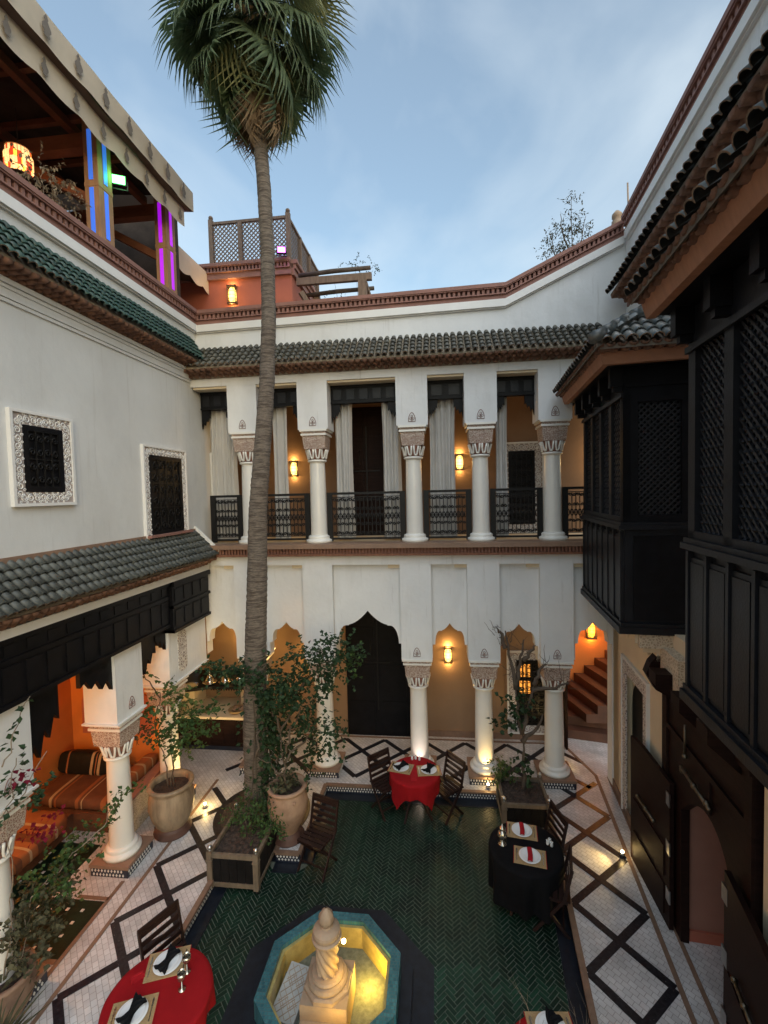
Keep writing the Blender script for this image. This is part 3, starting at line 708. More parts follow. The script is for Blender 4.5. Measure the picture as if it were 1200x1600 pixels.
def railing(th, x0, x1, y, z0, z1):
    w = x1-x0; fr = MB()
    fr.box(x0,y-.022,z1-.045,x1,y+.022,z1); fr.box(x0,y-.02,z0+.03,x1,y+.02,z0+.065); fr.box(x0,y-.025,z0,x0+.10,y+.025,z1-.045); fr.box(x1-.10,y-.025,z0,x1,y+.025,z1-.045)
    fr.box(x0+.10,y-.012,z1-.10,x1-.10,y+.012,z1-.085); fr.box(x0+.10,y-.012,z0+.10,x1-.10,y+.012,z0+.112)
    f = ob('railing', fr, 'iron', th)
    sc = MB(); P = lambda a, b: (a, y, b)
    n = max(4, int(round(w/.09))); x0 += .05; x1 -= .05; w -= .1; dx = (w-.1)/n; zl, zh = z0+.112, z1-.10; H = zh-zl
    for i in range(1, n): sc.bar((x0+.05+i*dx,y,zl), (x0+.05+i*dx,y,zh), .014, .014, (0,1,0))
    for i in range(n):
        cx = x0+.05+(i+.5)*dx; r = dx*.42; m = i % 2
        for q in (0, 1):
            zc = zl+r+.01 if q == 0 else zh-r-.01
            scroll(sc, (cx,zc), r, P, 1.3, 1 if m else -1, pi*q)
            zc2 = zl+H*.30 if q == 0 else zh-H*.30
            scroll(sc, (cx,zc2), r*.9, P, 1.2, -1 if m else 1, pi/2*q)
        sc.tube([P(cx-r*.8,zl+H*.42), P(cx,zl+H*.5), P(cx-r*.8,zl+H*.58)], .009, 4); sc.tube([P(cx+r*.8,zl+H*.42), P(cx,zl+H*.5), P(cx+r*.8,zl+H*.58)], .009, 4)
        sc.tube([P(cx+r*.5*cos(2*pi*k/10), zl+H*.5+r*.5*sin(2*pi*k/10)) for k in range(11)], .009, 4)
    ob('scrollwork', sc, 'iron', f)
def jagged(w, n, drop, base, side):
    """zigzag stepped outline of a hanging carved bracket: list of (x,z) below z=0, deeper at one side"""
    pts = [(0, 0), (w, 0)]; low = []
    for k in range(n*2+1):
        t = k/(n*2); depth = base+(drop-base)*((1-t) if side < 0 else t)
        low.append((w*t, -depth*(1. if k % 2 == 0 else .70)))
    return pts+low[::-1]
def valance(th, x0, x1, y, ztop, h, bw, drop):
    mb = MB(); mb.box(x0,y,ztop-h,x1,y+.10,ztop); mb.box(x0,y-.02,ztop-.045,x1,y,ztop); mb.box(x0,y-.025,ztop-h,x1,y,ztop-h+.03)
    v = ob('valance', mb, 'black_wood', th)
    pn = MB(); n = max(2, int((x1-x0)/.22)); dx = (x1-x0)/n
    for i in range(n): pn.box(x0+dx*(i+.2),y-.012,ztop-h+.07,x0+dx*(i+.8),y,ztop-.075)
    obs('valance_panel', pn, 'black_wood_grey', v)
    for side in (-1, 1):
        o = jagged(bw, 3, drop, drop*.45, side); xx = x0+.002 if side < 0 else x1-bw-.002
        ob('carved_bracket', MB().prism([(xx+a, ztop-h+b) for a, b in o], y+.01, y+.06, 'y'), 'black_wood', v)
# ================================================================ back wing
bw_ = thing('arcaded_wing', 'white two-storey back wing with columned gallery above an arched arcade', 'building', (-.8, 8.5, 0))
YF, YB = 8.25, 9.85
CX = [-3.60, -2.245, -.41, .81, 2.085]; PW = .285
ZL, ZH = 4.28, 4.47      # gallery slab
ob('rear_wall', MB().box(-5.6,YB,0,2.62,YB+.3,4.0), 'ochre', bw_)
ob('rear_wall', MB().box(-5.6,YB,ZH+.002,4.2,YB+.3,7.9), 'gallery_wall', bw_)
obs('baseboard', MB().box(-5.0,YB-.03,0,-2.1,YB-.001,.13).box(-.62,YB-.03,0,2.60,YB-.001,.13), 'brown_stone', bw_)
ob('gallery_slab', MB().box(-5.2,YF+.02,ZL-.12,3.6,YB+.1,ZH), 'cream', bw_)
ob('gallery_ceiling', MB().box(-5.2,YF+.3,7.50,4.2,YB+.1,7.62), 'cream', bw_)
# facade: upper beam and pillars
ob('facade_beam', MB().box(-4.62,YF,7.48,3.6,YF+.5,7.68), 'plaster', bw_)
ob('parapet_wall', MB().prism([(-4.9,7.66),(3.45,7.66),(3.45,9.9),(3.2,9.85),(1.29,8.98),(-4.9,8.90)], 8.5, 8.85, 'y'), 'plaster', bw_)
for i, cx in enumerate(CX):
    ob('pillar_block', MB().box(cx-PW,YF,6.60,cx+PW,YF+.5,7.479), 'plaster', bw_); motif(bw_, cx, YF-.004, 6.72)
    ob('pillar_block', MB().box(cx-PW,YF,2.30,cx+PW,YF+.5,ZL-.001), 'plaster', bw_); motif(bw_, cx, YF-.004, 2.42)
    column(bw_, cx, 8.5, ZH, 2.13, .158, 'upper'); column(bw_, cx, 8.52, .16, 2.14, .172, 'lower', .16, .315)
# infill panels with lobed arches
edges = [(-4.55, CX[0]-PW)]+[(CX[i]+PW, CX[i+1]-PW) for i in range(4)]+[(CX[4]+PW, 3.12)]
for i, (a, b) in enumerate(edges):
    c = (a+b)/2; w = (b-a)/2
    if i == 2: m = arch_panel(a, b, 2.30, 4.07, YF+.12, YF+.34, c, w-.004, 2.56, 3.18, .05, .37, 2.90)
    elif i == 5: m = arch_panel(a, b, 0.0, 4.07, YF+.14, YF+.36, 2.745, .315, 2.60, 3.0, .05, .14, 2.84, 2.30)
    else: m = arch_panel(a, b, 2.30, 4.07, YF+.12, YF+.34, c, min(w-.004,.335), 2.55, 2.955, .05, .14, 2.81)
    ob('arch_panel', m, 'plaster', bw_)
    ob('facade_band', MB().box(a,YF+.002,4.07,b,YF+.45,ZL-.002), 'plaster', bw_)
    ob('recess_moulding', MB().box(b-.22 if i != 5 else a, YF+.06, 4.0, b-.001 if i != 5 else b, YF+.119, 4.069), 'cream', bw_)
# ledge with small dentils
ob('gallery_ledge', MB().box(-4.3,YF-.17,ZH-.075,3.1,YF+.25,ZH+.004), 'brown_stone', bw_)
ob('ledge_moulding', MB().box(-4.3,YF-.06,ZL-.025,3.1,YF-.001,ZH-.075), 'dark_red_brick', bw_)
dm = MB(); n = 125
for i in range(n):
    x = -4.28+i*.0595; dm.box(x,YF-.11,ZL+.015,x+.03,YF-.06,ZH-.08)
ob('dentils', dm, 'carved_ground', bw_, kind='stuff')
ob('ledge_fillet', MB().box(-4.3,YF-.115,ZL-.03,3.1,YF-.002,ZL+.012), 'dark_red_brick', bw_)
# gallery openings: railings, valances
for i, (a, b) in enumerate([(-4.42, CX[0]-.17)]+[(CX[k]+.17, CX[k+1]-.17) for k in range(4)]+[(CX[4]+.17, 3.0)]):
    railing(bw_, a, b, 8.5, ZH+.02, 5.42)
for i, (a, b) in enumerate([(-4.57, CX[0]-PW)]+[(CX[k]+PW, CX[k+1]-PW) for k in range(4)]+[(CX[4]+PW, 3.2)]):
    valance(bw_, a+.003, b-.003, YF+.30, 7.44, .34, min(.17,(b-a)*.30), .36)
    ob('lintel', MB().box(a+.002,YF+.04,7.441,b-.002,YF+.46,7.479), 'cream', bw_)
# rear doors and windows
def panel_door(th, x0, x1, z0, z1, y, m, rows=3, leaves=2):
    d = ob('door', MB().box(x0,y,z0,x1,y+.06,z1), m, th); w = (x1-x0)/leaves; pm = MB()
    for l in range(leaves):
        for k in range(rows):
            a = x0+w*l; h = (z1-z0)/rows; pm.box(a+.07,y-.014,z0+h*k+.07,a+w-.07,y,z0+h*(k+1)-.05)
    obs('door_panel', pm, m, d)
    hm = MB()
    for zz in (z0+(z1-z0)*.50,): hm.box((x0+x1)/2-.28,y-.03,zz,(x0+x1)/2+.28,y-.016,zz+.025)
    hm.box((x0+x1)/2-.012,y-.032,z0+.6,(x0+x1)/2+.012,y-.015,z0+(z1-z0)*.85)
    hm.tube([((x0+x1)/2-.15,y-.03,z0+(z1-z0)*.55),((x0+x1)/2-.15,y-.05,z0+(z1-z0)*.58),((x0+x1)/2-.15,y-.03,z0+(z1-z0)*.66)], .01, 5)
    obs('bolt', hm, 'iron', d); return d
panel_door(bw_, -2.06, -.66, .0, 3.3, YB-.07, 'black_wood', 4)
panel_door(bw_, -1.95, -1.02, ZH, 7.25, YB-.07, 'brown_door', 4)
def framed_window(th, x0, x1, z0, z1, y, fw, T=None, local=False, frame='frame_ground'):
    K = dict(local=local)
    fr = MB(); fr.box(x0-fw,y-.03,z0-fw,x0,y,z1+fw); fr.box(x1,y-.03,z0-fw,x1+fw,y,z1+fw); fr.box(x0,y-.03,z1,x1,y,z1+fw); fr.box(x0,y-.03,z0-fw,x1,y,z0)
    f = ob('window_frame', fr.tr(T), frame, th, **K)
    cs = MB(); PP = lambda a, b: (a, y-.032, b); r = fw*.36; st = r*1.95
    runs = [((x0-fw/2,z0-fw/2),(x1+fw/2,z0-fw/2)),((x0-fw/2,z1+fw/2),(x1+fw/2,z1+fw/2)),((x0-fw/2,z0-fw/2),(x0-fw/2,z1+fw/2)),((x1+fw/2,z0-fw/2),(x1+fw/2,z1+fw/2))]
    for (ax,az),(bx_,bz) in runs:
        L = math.hypot(bx_-ax,bz-az); n_ = max(2,int(round(L/st)))
        for q in range(n_):
            t = (q+.5)/n_; c_ = (ax+(bx_-ax)*t, az+(bz-az)*t); sg = 1 if q % 2 else -1
            scroll(cs, c_, r, PP, 1.55, sg, q*1.3, .0075)
            for w_ in (-1,1):
                o_ = (c_[0]+w_*(fw*.40 if ax == bx_ else st*.5), c_[1]+w_*(fw*.40 if az == bz else st*.5)); scroll(cs, o_, r*.38, PP, 1.0, -sg, w_*q, .006)
    ob('carved_scrolls', cs.tr(T), 'trim_white', f, kind='stuff', **K)
    bd = MB(); e = .035
    for (a,b,c,d) in ((x0-fw-e,z0-fw-e,x0-fw,z1+fw+e),(x1+fw,z0-fw-e,x1+fw+e,z1+fw+e),(x0-fw,z1+fw,x1+fw,z1+fw+e),(x0-fw,z0-fw-e,x1+fw,z0-fw)): bd.box(a,y-.05,b,c,y,d)
    ob('frame_edge', bd.tr(T), 'trim_white', f, **K)
    wp = MB(); wp.box(x0+.001,y-.012,z0+.001,x1-.001,y,z1-.001)
    for (a,b,c,d) in ((x0+.002,z0+.002,x0+.06,z1-.002),(x1-.06,z0+.002,x1-.002,z1-.002),(x0+.06,z1-.06,x1-.06,z1-.002),(x0+.06,z0+.002,x1-.06,z0+.06)): wp.box(a,y-.040,b,c,y-.012,d)
    ob('window_panel', wp.tr(T), 'black_wood', f, **K)
    g = MB(); w = x1-x0-.12; n = 4; P = lambda a, b: (a, y-.030, b)
    for k in range(n+1): xx = x0+.06+w*k/n; g.bar((xx,y-.03,z0+.06), (xx,y-.03,z1-.06), .013, .013, (0,1,0))
    rows = max(2, int((z1-z0)/.35)); hh = (z1-z0-.12)/rows
    for k in range(rows+1): zz = z0+.06+hh*k; g.bar((x0+.06,y-.03,zz), (x1-.06,y-.03,zz), .012, .012, (0,0,1))
    for k in range(n):
        for j in range(rows):
            cx = x0+.06+w*(k+.5)/n; cz = z0+.06+hh*(j+.5); r = min(w/n*.42, hh*.2)
            scroll(g, (cx,cz+hh*.25), r, P, 1.3, 1 if (k+j) % 2 else -1); scroll(g, (cx,cz-hh*.25), r, P, 1.3, -1 if (k+j) % 2 else 1, pi)
    ob('window_grille', g.tr(T), 'iron', f, **K); return f
wf = framed_window(bw_, 1.63, 2.27, .33, 1.75, YB, .16)
mb = MB()
for k in range(3):
    for j in range(2):
        x = 1.70+.085*k; z = 1.02+.36*j; mb.box(x,YB-.022,z,x+.05,YB-.013,z+.26); mb.lathe([(.025,0),(.024,.01)], (x+.025,YB-.018,z+.26), 8)
obs('lit_pane', mb, 'lit_pane', wf)
framed_window(bw_, 1.52, 2.06, 4.66, 6.20, YB, .15)
# tiled eave
eave(bw_, 'eave_roof', (-4.62,YF,0), (1,0), (0,-1), 7.55, 7.62, .15, .28, 8.26, inset=.27, pitch=.118, tm='tile_back', bed='roof_bed_green', nrow=5, tw=.84)
cornice(bw_, [(-4.55,8.50,8.97),(1.29,8.50,9.06),(3.30,8.50,9.98)], (0,-1))
finish_tiles(bw_)
# stairs in the far right corner
stw = thing('stairwell', 'orange plastered stair recess with brown steps at far right corner', 'stairs', (3.2, 10.2, 0))
ob('recess_wall', MB().box(2.6,11.2,0,5.2,11.35,4.2), 'orange_wall', stw); ob('recess_wall', MB().box(2.45,9.86,0,2.62,11.2,4.2), 'orange_wall', stw)
ob('recess_wall', MB().box(5.05,8.7,0,5.2,11.2,4.2), 'orange_wall', stw); ob('recess_ceiling', MB().box(2.45,9.84,4.2,5.2,11.35,4.3), 'orange_wall', stw)
for k in range(8):
    if k < 2: ob('step', MB().hexa([(2.63,9.95+.28*k,.19*k),(3.9,9.65+.28*k,.19*k),(5.04,9.65+.28*k,.19*k),(5.04,11.19,.19*k)] if 0 else [(2.63,9.98+.26*k,.19*k),(4.4,9.60+.22*k,.19*k),(4.4,11.19,.19*k),(2.63,11.19,.19*k)], [(2.63,9.98+.26*k,.19*(k+1)),(4.4,9.60+.22*k,.19*(k+1)),(4.4,11.19,.19*(k+1)),(2.63,11.19,.19*(k+1))]), 'step_brown', stw)
    else: 
        x = 2.74+.235*(k-2); ob('step', MB().hexa([(x,11.19,.19*k),(x+.35,9.9,.19*k),(5.04,9.9,.19*k),(5.04,11.19,.19*k)], [(x,11.19,.19*(k+1)),(x+.35,9.9,.19*(k+1)),(5.04,9.9,.19*(k+1)),(5.04,11.19,.19*(k+1))]), 'step_brown', stw)
ob('door_edge', MB().box(2.56,9.50,0,2.60,9.84,2.25), 'brown_door', stw)
# ================================================================ left wing
lw = thing('left_wing', 'grey-white left wing with tiled eaves, carved window frames and lounge arcade', 'building', (-4.75, 4.5, 0))
XW = -4.6
ob('wall', MB().box(-4.95,-1,4.02,XW,9.9,8.95), 'plaster_left', lw)
ob('wall', MB().box(-7.3,-1,0,-6.95,8.0,4.0), 'orange_wall', lw)                 # back of the lounge
ob('wall', MB().box(-6.95,7.70,0,-5.02,7.9,4.0), 'orange_wall', lw)              # far end of the lounge
ob('wall', MB().box(-6.95,2.6,0,-5.1,2.8,4.0), 'orange_wall', lw)
ob('wall', MB().box(-6.0,7.91,0,-5.75,10.1,4.0), 'cream', lw)
ob('ceiling', MB().box(-7.3,-1,4.0,-4.62,9.9,4.019), 'ochre', lw)
# niches of the lounge
for x, y, w in ((-6.55,7.69,.17), (-5.45,7.69,.15)):
    pts = [(x-w,1.0),(x+w,1.0),(x+w,1.55)]+[(x+w*cos(a*pi/8),1.55+.22*sin(a*pi/8)) for a in range(1,8)]+[(x-w,1.55)]
    ob('niche', MB().prism(pts, y-.02, y+.005, 'y'), 'terracotta_wall', lw)
# pillars, columns
for (y0, y1, mot) in ((3.82,4.42,1), (5.75,6.33,1), (7.02,8.24,0)):
    ob('pillar_block', MB().box(-5.0,y0,2.24,-4.5,y1,4.0), 'plaster', lw)
    if mot: motif(lw, -4.496, (y0+y1)/2+.02, 2.40, 1.0, 'x')
    ob('pillar_fillet', MB().box(-5.03,y0-.03,2.215,-4.47,y1+.03,2.239), 'trim_white', lw)
for y in (4.12, 6.04, 7.30): column(lw, -4.75, y, .17, 2.045, .163, 'left', .17, .30)
# carved upright panel on the corner pier
pts = [(7.42+.13*cos(a*pi/10),3.0+.10*sin(a*pi/10)) for a in range(11)]+[(7.42-.13*cos(a*pi/10),2.45-.10*sin(a*pi/10)) for a in range(11)]
ob('carved_panel', MB().prism(pts, -4.5, -4.488, 'x'), 'carved_frame', lw)
# black frieze with ribs and hanging jagged brackets
fz = MB(); fz.box(-4.62,1.0,3.26,-4.44,7.0,4.0); fz.box(-4.62,1.0,3.72,-4.42,7.0,3.77); fz.box(-4.62,1.0,3.26,-4.415,7.0,3.31); fz.box(-4.62,1.0,3.94,-4.40,7.0,4.0)
fr_ = ob('frieze', fz, 'black_wood', lw)
fz = MB(); fz.box(-4.62,7.003,3.14,-4.38,8.20,4.0); fz.box(-4.62,7.003,3.55,-4.355,8.22,3.60); fz.box(-4.62,7.003,3.14,-4.36,8.22,3.19); fz.box(-4.62,7.003,3.92,-4.34,8.22,4.0); ob('frieze', fz, 'black_wood', lw)
pn = MB(); y = 1.1
while y < 6.9: pn.box(-4.44,y,3.34,-4.428,y+.2,3.69); pn.box(-4.44,y+.03,3.80,-4.43,y+.17,3.92); y += .27
for k in range(4): pn.box(-4.38,7.06+.28*k,3.24,-4.368,7.26+.28*k,3.51); pn.box(-4.38,7.06+.28*k,3.65,-4.368,7.26+.28*k,3.88)
obs('frieze_panel', pn, 'black_wood', fr_)
for y0, w, drop, side in ((4.423,.42,.95,-1), (5.18,.565,.52,1), (6.333,.40,.72,-1), (6.70,.31,.40,1), (3.2,.61,.55,1)):
    o = jagged(w, 3, drop, drop*.5, side); ob('carved_bracket', MB().prism([(y0+a, 3.262+b) for a, b in o], -4.60, -4.54, 'x'), 'black_wood', fr_)
ob('white_strip', MB().box(-4.62,1.0,4.001,-4.37,8.24,4.10), 'trim_white', lw)
# lower tiled eave
eave(lw, 'lower_roof', (-4.42,1.0), (0,1), (1,0), 7.16, 4.10, .18, .25, 4.74, inset=.18, pitch=.110, tm='tile_dark', nrow=5)
ob('roof_verge', MB().bar((-4.12,8.18,4.36), (-4.6,8.18,4.83), .05, .05), 'trim_white', lw)
ob('roof_flashing', MB().box(XW-.01,1.0,4.70,XW+.035,8.15,4.80), 'brown_stone', lw)
# windows in carved white frames
T = Matrix.Translation((XW,0,0)) @ Matrix.Rotation(pi/2,4,'Z')
framed_window(lw, 4.60, 5.14, 5.50, 6.26, 0, .125, T)
framed_window(lw, 6.83, 7.76, 4.78, 6.10, 0, .12, T)
framed_window(lw, 9.05, 9.55, 4.6, 6.15, 0, .12, T)
ob('window_sill', MB().box(XW,6.68,4.76,XW+.12,7.92,4.80), 'pink_trim', lw)
# upper mouldings, eave, parapet
mo = MB()
for o, z0, z1 in ((.022,7.56,7.60),(.035,7.605,7.70),(.05,7.70,7.74),(.075,7.745,7.80)): mo.box(XW-.01,-1,z0,XW+o,8.26,z1)
ob('cornice_moulding', mo, 'plaster_left', lw)
eave(lw, 'upper_roof', (XW,-1), (0,1), (1,0), 9.3, 7.80, .13, .27, 8.40, inset=.0, pitch=.112, tm='tile_green', bed='roof_bed_green', nrow=5)
cornice(lw, [(XW,-1,8.98),(XW,8.52,8.98)], (1,0))
finish_tiles(lw)
# ---------------------------------------------------------------- rooftop pavilion above the left wing
pv = thing('rooftop_pavilion', 'wooden rooftop pavilion with tan scalloped awning and lit posts', 'pavilion', (-6.2, 5.5, 9))
ob('terrace_floor', MB().box(-12,-1,8.9,-4.96,16,8.97), 'pink_wall', pv)
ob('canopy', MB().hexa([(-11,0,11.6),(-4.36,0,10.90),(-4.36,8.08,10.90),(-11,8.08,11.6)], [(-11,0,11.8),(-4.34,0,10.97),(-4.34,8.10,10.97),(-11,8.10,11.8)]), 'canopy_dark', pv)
av = MB(); n = 120
def outer(u, v): 
    y = 0+8.1*u; z = 10.955-.34*v-(.02*abs(sin(y*pi/.62)) if v > .6 else 0); return (-4.315+.004*sin(y*7)+.010*v*sin(y*2.3), y, z)
av.grid(outer, n, 4); aw = ob('awning_valance', av, 'awning', pv)
av = MB(); av.grid(lambda u, v: (-4.345+.01*sin(8.1*u*7), 8.1*u, 10.945-.31*v), n, 1); ob('valance_lining', av, 'awning_band', aw)
av = MB(); av.grid(lambda u, v: (-4.45+.008*sin(8.0*u*5), 8.0*u, 10.62-.30*v-(.05*abs(sin(8.0*u*pi/.62)) if v > .6 else 0)), n, 4); ob('inner_valance', av, 'awning', aw)
av = MB(); av.grid(lambda u, v: (-4.33-.14*v, 8.08*u, 10.61+.02*sin(8*u*4)+.015*v), n, 2); ob('valance_band', av, 'awning_band', aw)  # dark strip that paints in the shadow between the two valances
av = MB(); av.grid(lambda u, v: (-4.315-6*u, 8.105, 10.955-.34*v+.62*u), 60, 4); ob('awning_end', av, 'awning', aw)
vase = [(0,.0),(.035,.0),(.045,.02),(.03,.04),(.06,.08),(.062,.11),(.03,.155),(.018,.18),(.03,.20),(.012,.235),(0,.25)]
vase = vase+[(-a,b) for a, b in vase[1:-1][::-1]]
for k in range(13):
    y = 2.1+.47*k
    ob('vase_motif', MB().prism([(y+a,10.655+b) for a, b in vase], -4.288, -4.283, 'x'), 'awning_motif', aw)
    ob('vase_motif', MB().prism([(y+.1+a*.8,10.34+b*.85) for a, b in vase], -4.425, -4.42, 'x'), 'awning_motif', aw)
for k, (y, led) in enumerate(((4.1,'led_blue'), (6.28,'led_blue'), (7.92,'led_purple'))):
    p = ob('post', MB().box(-4.87,y-.16,8.97,-4.66,y+.12,10.93), 'post_wood', pv)
    lm = MB()
    for z0, z1 in ((9.16,9.82),(9.93,10.62)):
        lm.box(-4.658,y-.055,z0,-4.652,y+.020,z1); lm.box(-4.80,y-.168,z0,-4.735,y-.161,z1)
    obs('light_strip', lm, led, p)
    fm = MB(); fm.box(-4.875,y-.165,9.84,-4.655,y+.125,9.90); fm.box(-4.875,y-.165,9.04,-4.655,y+.125,9.12); obs('post_rail', fm, 'post_wood', p)
bm = MB()
for y in (2.5,4.1,6.28,7.9): bm.bar((-4.7,y,10.55), (-11,y,10.62), .16, .2)
for y in (4.1,6.28,7.9): bm.bar((-4.9,y,9.75), (-6.3,y,10.55), .12, .12)
obs('tie_beam', bm, 'beam_wood', pv)
bm = MB()
for x in (-5.2,-6.4,-7.6): bm.bar((x,0,10.75+(-x-4.4)*.1), (x,8.0,10.75+(-x-4.4)*.1), .1, .12)
for k in range(9): bm.bar((-4.5,.8*k+.6,10.84), (-10.5,.8*k+1.2,11.45), .07, .08)
obs('rafter', bm, 'beam_wood', pv)
ob('back_screen', MB().box(-8.7,-1,8.97,-8.6,8.9,11.7), 'canopy_dark', pv)  # added dark sheet, stands in for the shaded inside of the pavilion
# terrace backs
ob('back_screen', MB().box(-11,8.9,8.97,-5.15,9.0,11.35), 'canopy_dark', pv)  # second added dark sheet, covers the bright sky between the posts
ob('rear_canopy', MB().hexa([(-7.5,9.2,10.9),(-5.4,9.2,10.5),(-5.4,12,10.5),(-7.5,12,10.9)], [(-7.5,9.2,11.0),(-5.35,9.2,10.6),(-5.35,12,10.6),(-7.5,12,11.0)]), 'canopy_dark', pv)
av = MB(); av.grid(lambda u, v: (-5.34, 9.2+1.4*u, 10.75-.42*v-.08*abs(sin(u*pi*2.5))*(v > .6)), 30, 4); ob('rear_valance', av, 'awning', pv)
def flood(label, cat, loc, rz, m, col, power, aim):
    f = thing('flood_lamp', label, cat, loc, rz)
    ob('housing', MB().box(-.10,.0,-.075,.10,.07,.075), 'black_wood', f, local=True)
    ob('lens', MB().box(-.085,-.006,-.06,.085,-.001,.06), m, f, local=True)
    ob('bracket', MB().bar((-.11,.04,0), (-.11,.04,-.12), .015, .03).bar((.11,.04,0), (.11,.04,-.12), .015, .03).bar((-.11,.04,-.12), (.11,.04,-.12), .03, .015), 'iron', f, local=True)
    lamp(Vector(loc)+Vector(aim)*.12, col, power, .06, name='flood_light')
flood('green glowing floodlight on pavilion post', 'floodlight', (-4.60,6.47,10.14), rad(28), 'flood_green', (.1,1,.25), 1.2, (.5,-.8,-.1))
flood('purple glowing floodlight at corner of lattice fence', 'floodlight', (-3.42,10.34,11.02), rad(14), 'flood_purple', (.7,.1,1), 1.2, (.1,-1,-.1))
lt = thing('coloured_glass_lantern', 'large red and white stained glass lantern glowing under the pavilion', 'lantern', (-5.5,5.75,9.72))
for i in range(22):
    a0, a1 = 2*pi*i/22, 2*pi*(i+1)/22
    for k in range(4):
        z0, z1 = .115*k, .115*k+.108; r0 = (.20,.22,.22,.19)[k]; e = .01
        q = [(r0*cos(a0+.03),r0*sin(a0+.03)),(r0*cos(a1-.03),r0*sin(a1-.03))]; q2 = [(x*.97,y*.97) for x, y in q]
        ob('pane', MB().hexa([(*q[0],z0),(*q[1],z0),(*q2[1],z0),(*q2[0],z0)], [(*q[0],z1),(*q[1],z1),(*q2[1],z1),(*q2[0],z1)]), 'lantern_red' if (i*5+k*3) % 7 in (0,3) else ('lamp_glass_amber' if (i+k) % 5 == 0 else 'lantern_white'), lt, local=True)
ob('lantern_base', MB().lathe([(.22,-.02),(.22,.0)], (0,0,0), 14), 'lamp_iron', lt, local=True)
ob('lantern_cap', MB().lathe([(.2,.465),(.1,.52),(.03,.60)], (0,0,0), 14), 'lamp_iron', lt, local=True); ob('hanging_rod', MB().tube([(0,0,.6),(0,0,1.2)], .008), 'lamp_iron', lt, local=True)
lt.matrix_basis = Matrix.Translation((-5.5,5.72,9.78)) @ Matrix.Scale(.74,4)
lamp((-5.5,5.75,9.9), (1,.5,.2), 1.8, .1, name='lantern_light')
# ---------------------------------------------------------------- rooftop room with lattice fence, log pergola
rr_ = thing('rooftop_room', 'terracotta rooftop room with dentil cornice behind the back parapet', 'building', (-4.6, 11.6, 9))
ob('wall', MB().box(-7.5,10.6,8.0,-3.28,13.5,10.75), 'terracotta_wall', rr_)
cornice(rr_, [(-7.5,10.6,10.92),(-3.28,10.6,10.92)], (0,-1), .12, (.07,.12,.16,.1), white=None); cornice(rr_, [(-3.28,10.6,10.918),(-3.28,13.5,10.918)], (1,0), .12, (.07,.12,.16,.1), white=None)
ob('roof_slab', MB().box(-7.4,10.75,10.7,-3.4,13.4,10.88), 'pink_trim', rr_)
def lattice(th, a, b, z0, z1, name='lattice', pitch=.075):
    a = Vector((*a,0)); b = Vector((*b,0)); d = (b-a).normalized(); L = (b-a).length; H = z1-z0; m = MB(); n_ = Vector((-d.y,d.x,0))*.006
    for sg, off in ((1, n_), (-1, -n_)):
        c = -H
        while c < L:
            t0, t1 = max(0, c), min(L, c+H)
            if t1-t0 > .02:
                za, zb = (z0+(t0-c), z0+(t1-c)) if sg > 0 else (z1-(t0-c), z1-(t1-c))
                p0 = a+d*t0+off; p1 = a+d*t1+off; m.bar((p0.x,p0.y,za), (p1.x,p1.y,zb), .010, .024, (-d.y,d.x,0)) if 0 else m.bar((p0.x,p0.y,za), (p1.x,p1.y,zb), .028, .010, (-d.y,d.x,0))
            c += pitch*1.414
    return ob(name, m, 'grey_wood', th)
fn = thing('lattice_fence', 'weathered wooden lattice fence on top of the terracotta room', 'fence', (-4.3, 10.7, 10.9))
fp = [(-5.28,10.72),(-4.55,10.72),(-3.86,10.72),(-3.36,10.72)]
for i in range(3):
    lattice(fn, (fp[i][0]+.05,10.72), (fp[i+1][0]-.05,10.72), 11.0, 11.93, 'lattice_panel')
for x, y in fp: ob('post', MB().box(x-.05,10.67,10.9,x+.05,10.77,12.06 if x in (-5.28,-3.36) else 11.98), 'grey_wood', fn)
for x in (-5.28,-3.36): ob('post_finial', MB().sphere((x,10.72,12.11), .055), 'grey_wood', fn)
obs('rail', MB().box(-5.23,10.69,11.94,-3.41,10.75,12.0).box(-5.23,10.69,10.93,-3.41,10.75,10.99), 'grey_wood', fn)
for i in range(3):
    y0, y1 = 10.82+.85*i, 10.82+.85*(i+1); lattice(fn, (-3.36,y0), (-3.36,y1-.08), 11.0, 11.93, 'lattice_panel'); ob('post', MB().box(-3.41,y1-.07,10.9,-3.31,y1,11.98), 'grey_wood', fn)
obs('rail', MB().box(-3.39,10.78,11.94,-3.33,13.4,12.0).box(-3.39,10.78,10.93,-3.33,13.4,10.99), 'grey_wood', fn)
pg = thing('log_pergola', 'low pergola of dark logs beside the terracotta room', 'pergola', (-2.3, 10.9, 9))
ob('beam', MB().bar((-3.2,10.75,10.45), (-1.4,10.75,10.45), .1, .16), 'grey_wood', pg)
for k, (dy, z) in enumerate(((-.0,10.62),(.35,10.30),(.65,10.12),(.95,9.98))):
    ob('log', MB().tube([(-3.15+.05*k,10.72+dy,z-.03),(-2.3,10.72+dy,z+.01),(-1.42+.03*k,10.72+dy,z+.02)], [.05,.055,.05], 8), 'log_wood', pg)
ob('post', MB().box(-1.72,10.68,9.0,-1.52,10.82,10.38), 'grey_wood', pg); ob('post', MB().box(-2.9,11.1,9.0,-2.76,11.24,10.3), 'grey_wood', pg); ob('brace', MB().bar((-1.55,10.75,10.3), (-1.42,11.6,9.8), .08, .1), 'grey_wood', pg)
ob('brace', MB().bar((-3.1,10.7,10.2), (-2.7,11.0,9.5), .08, .12), 'grey_wood', pg)
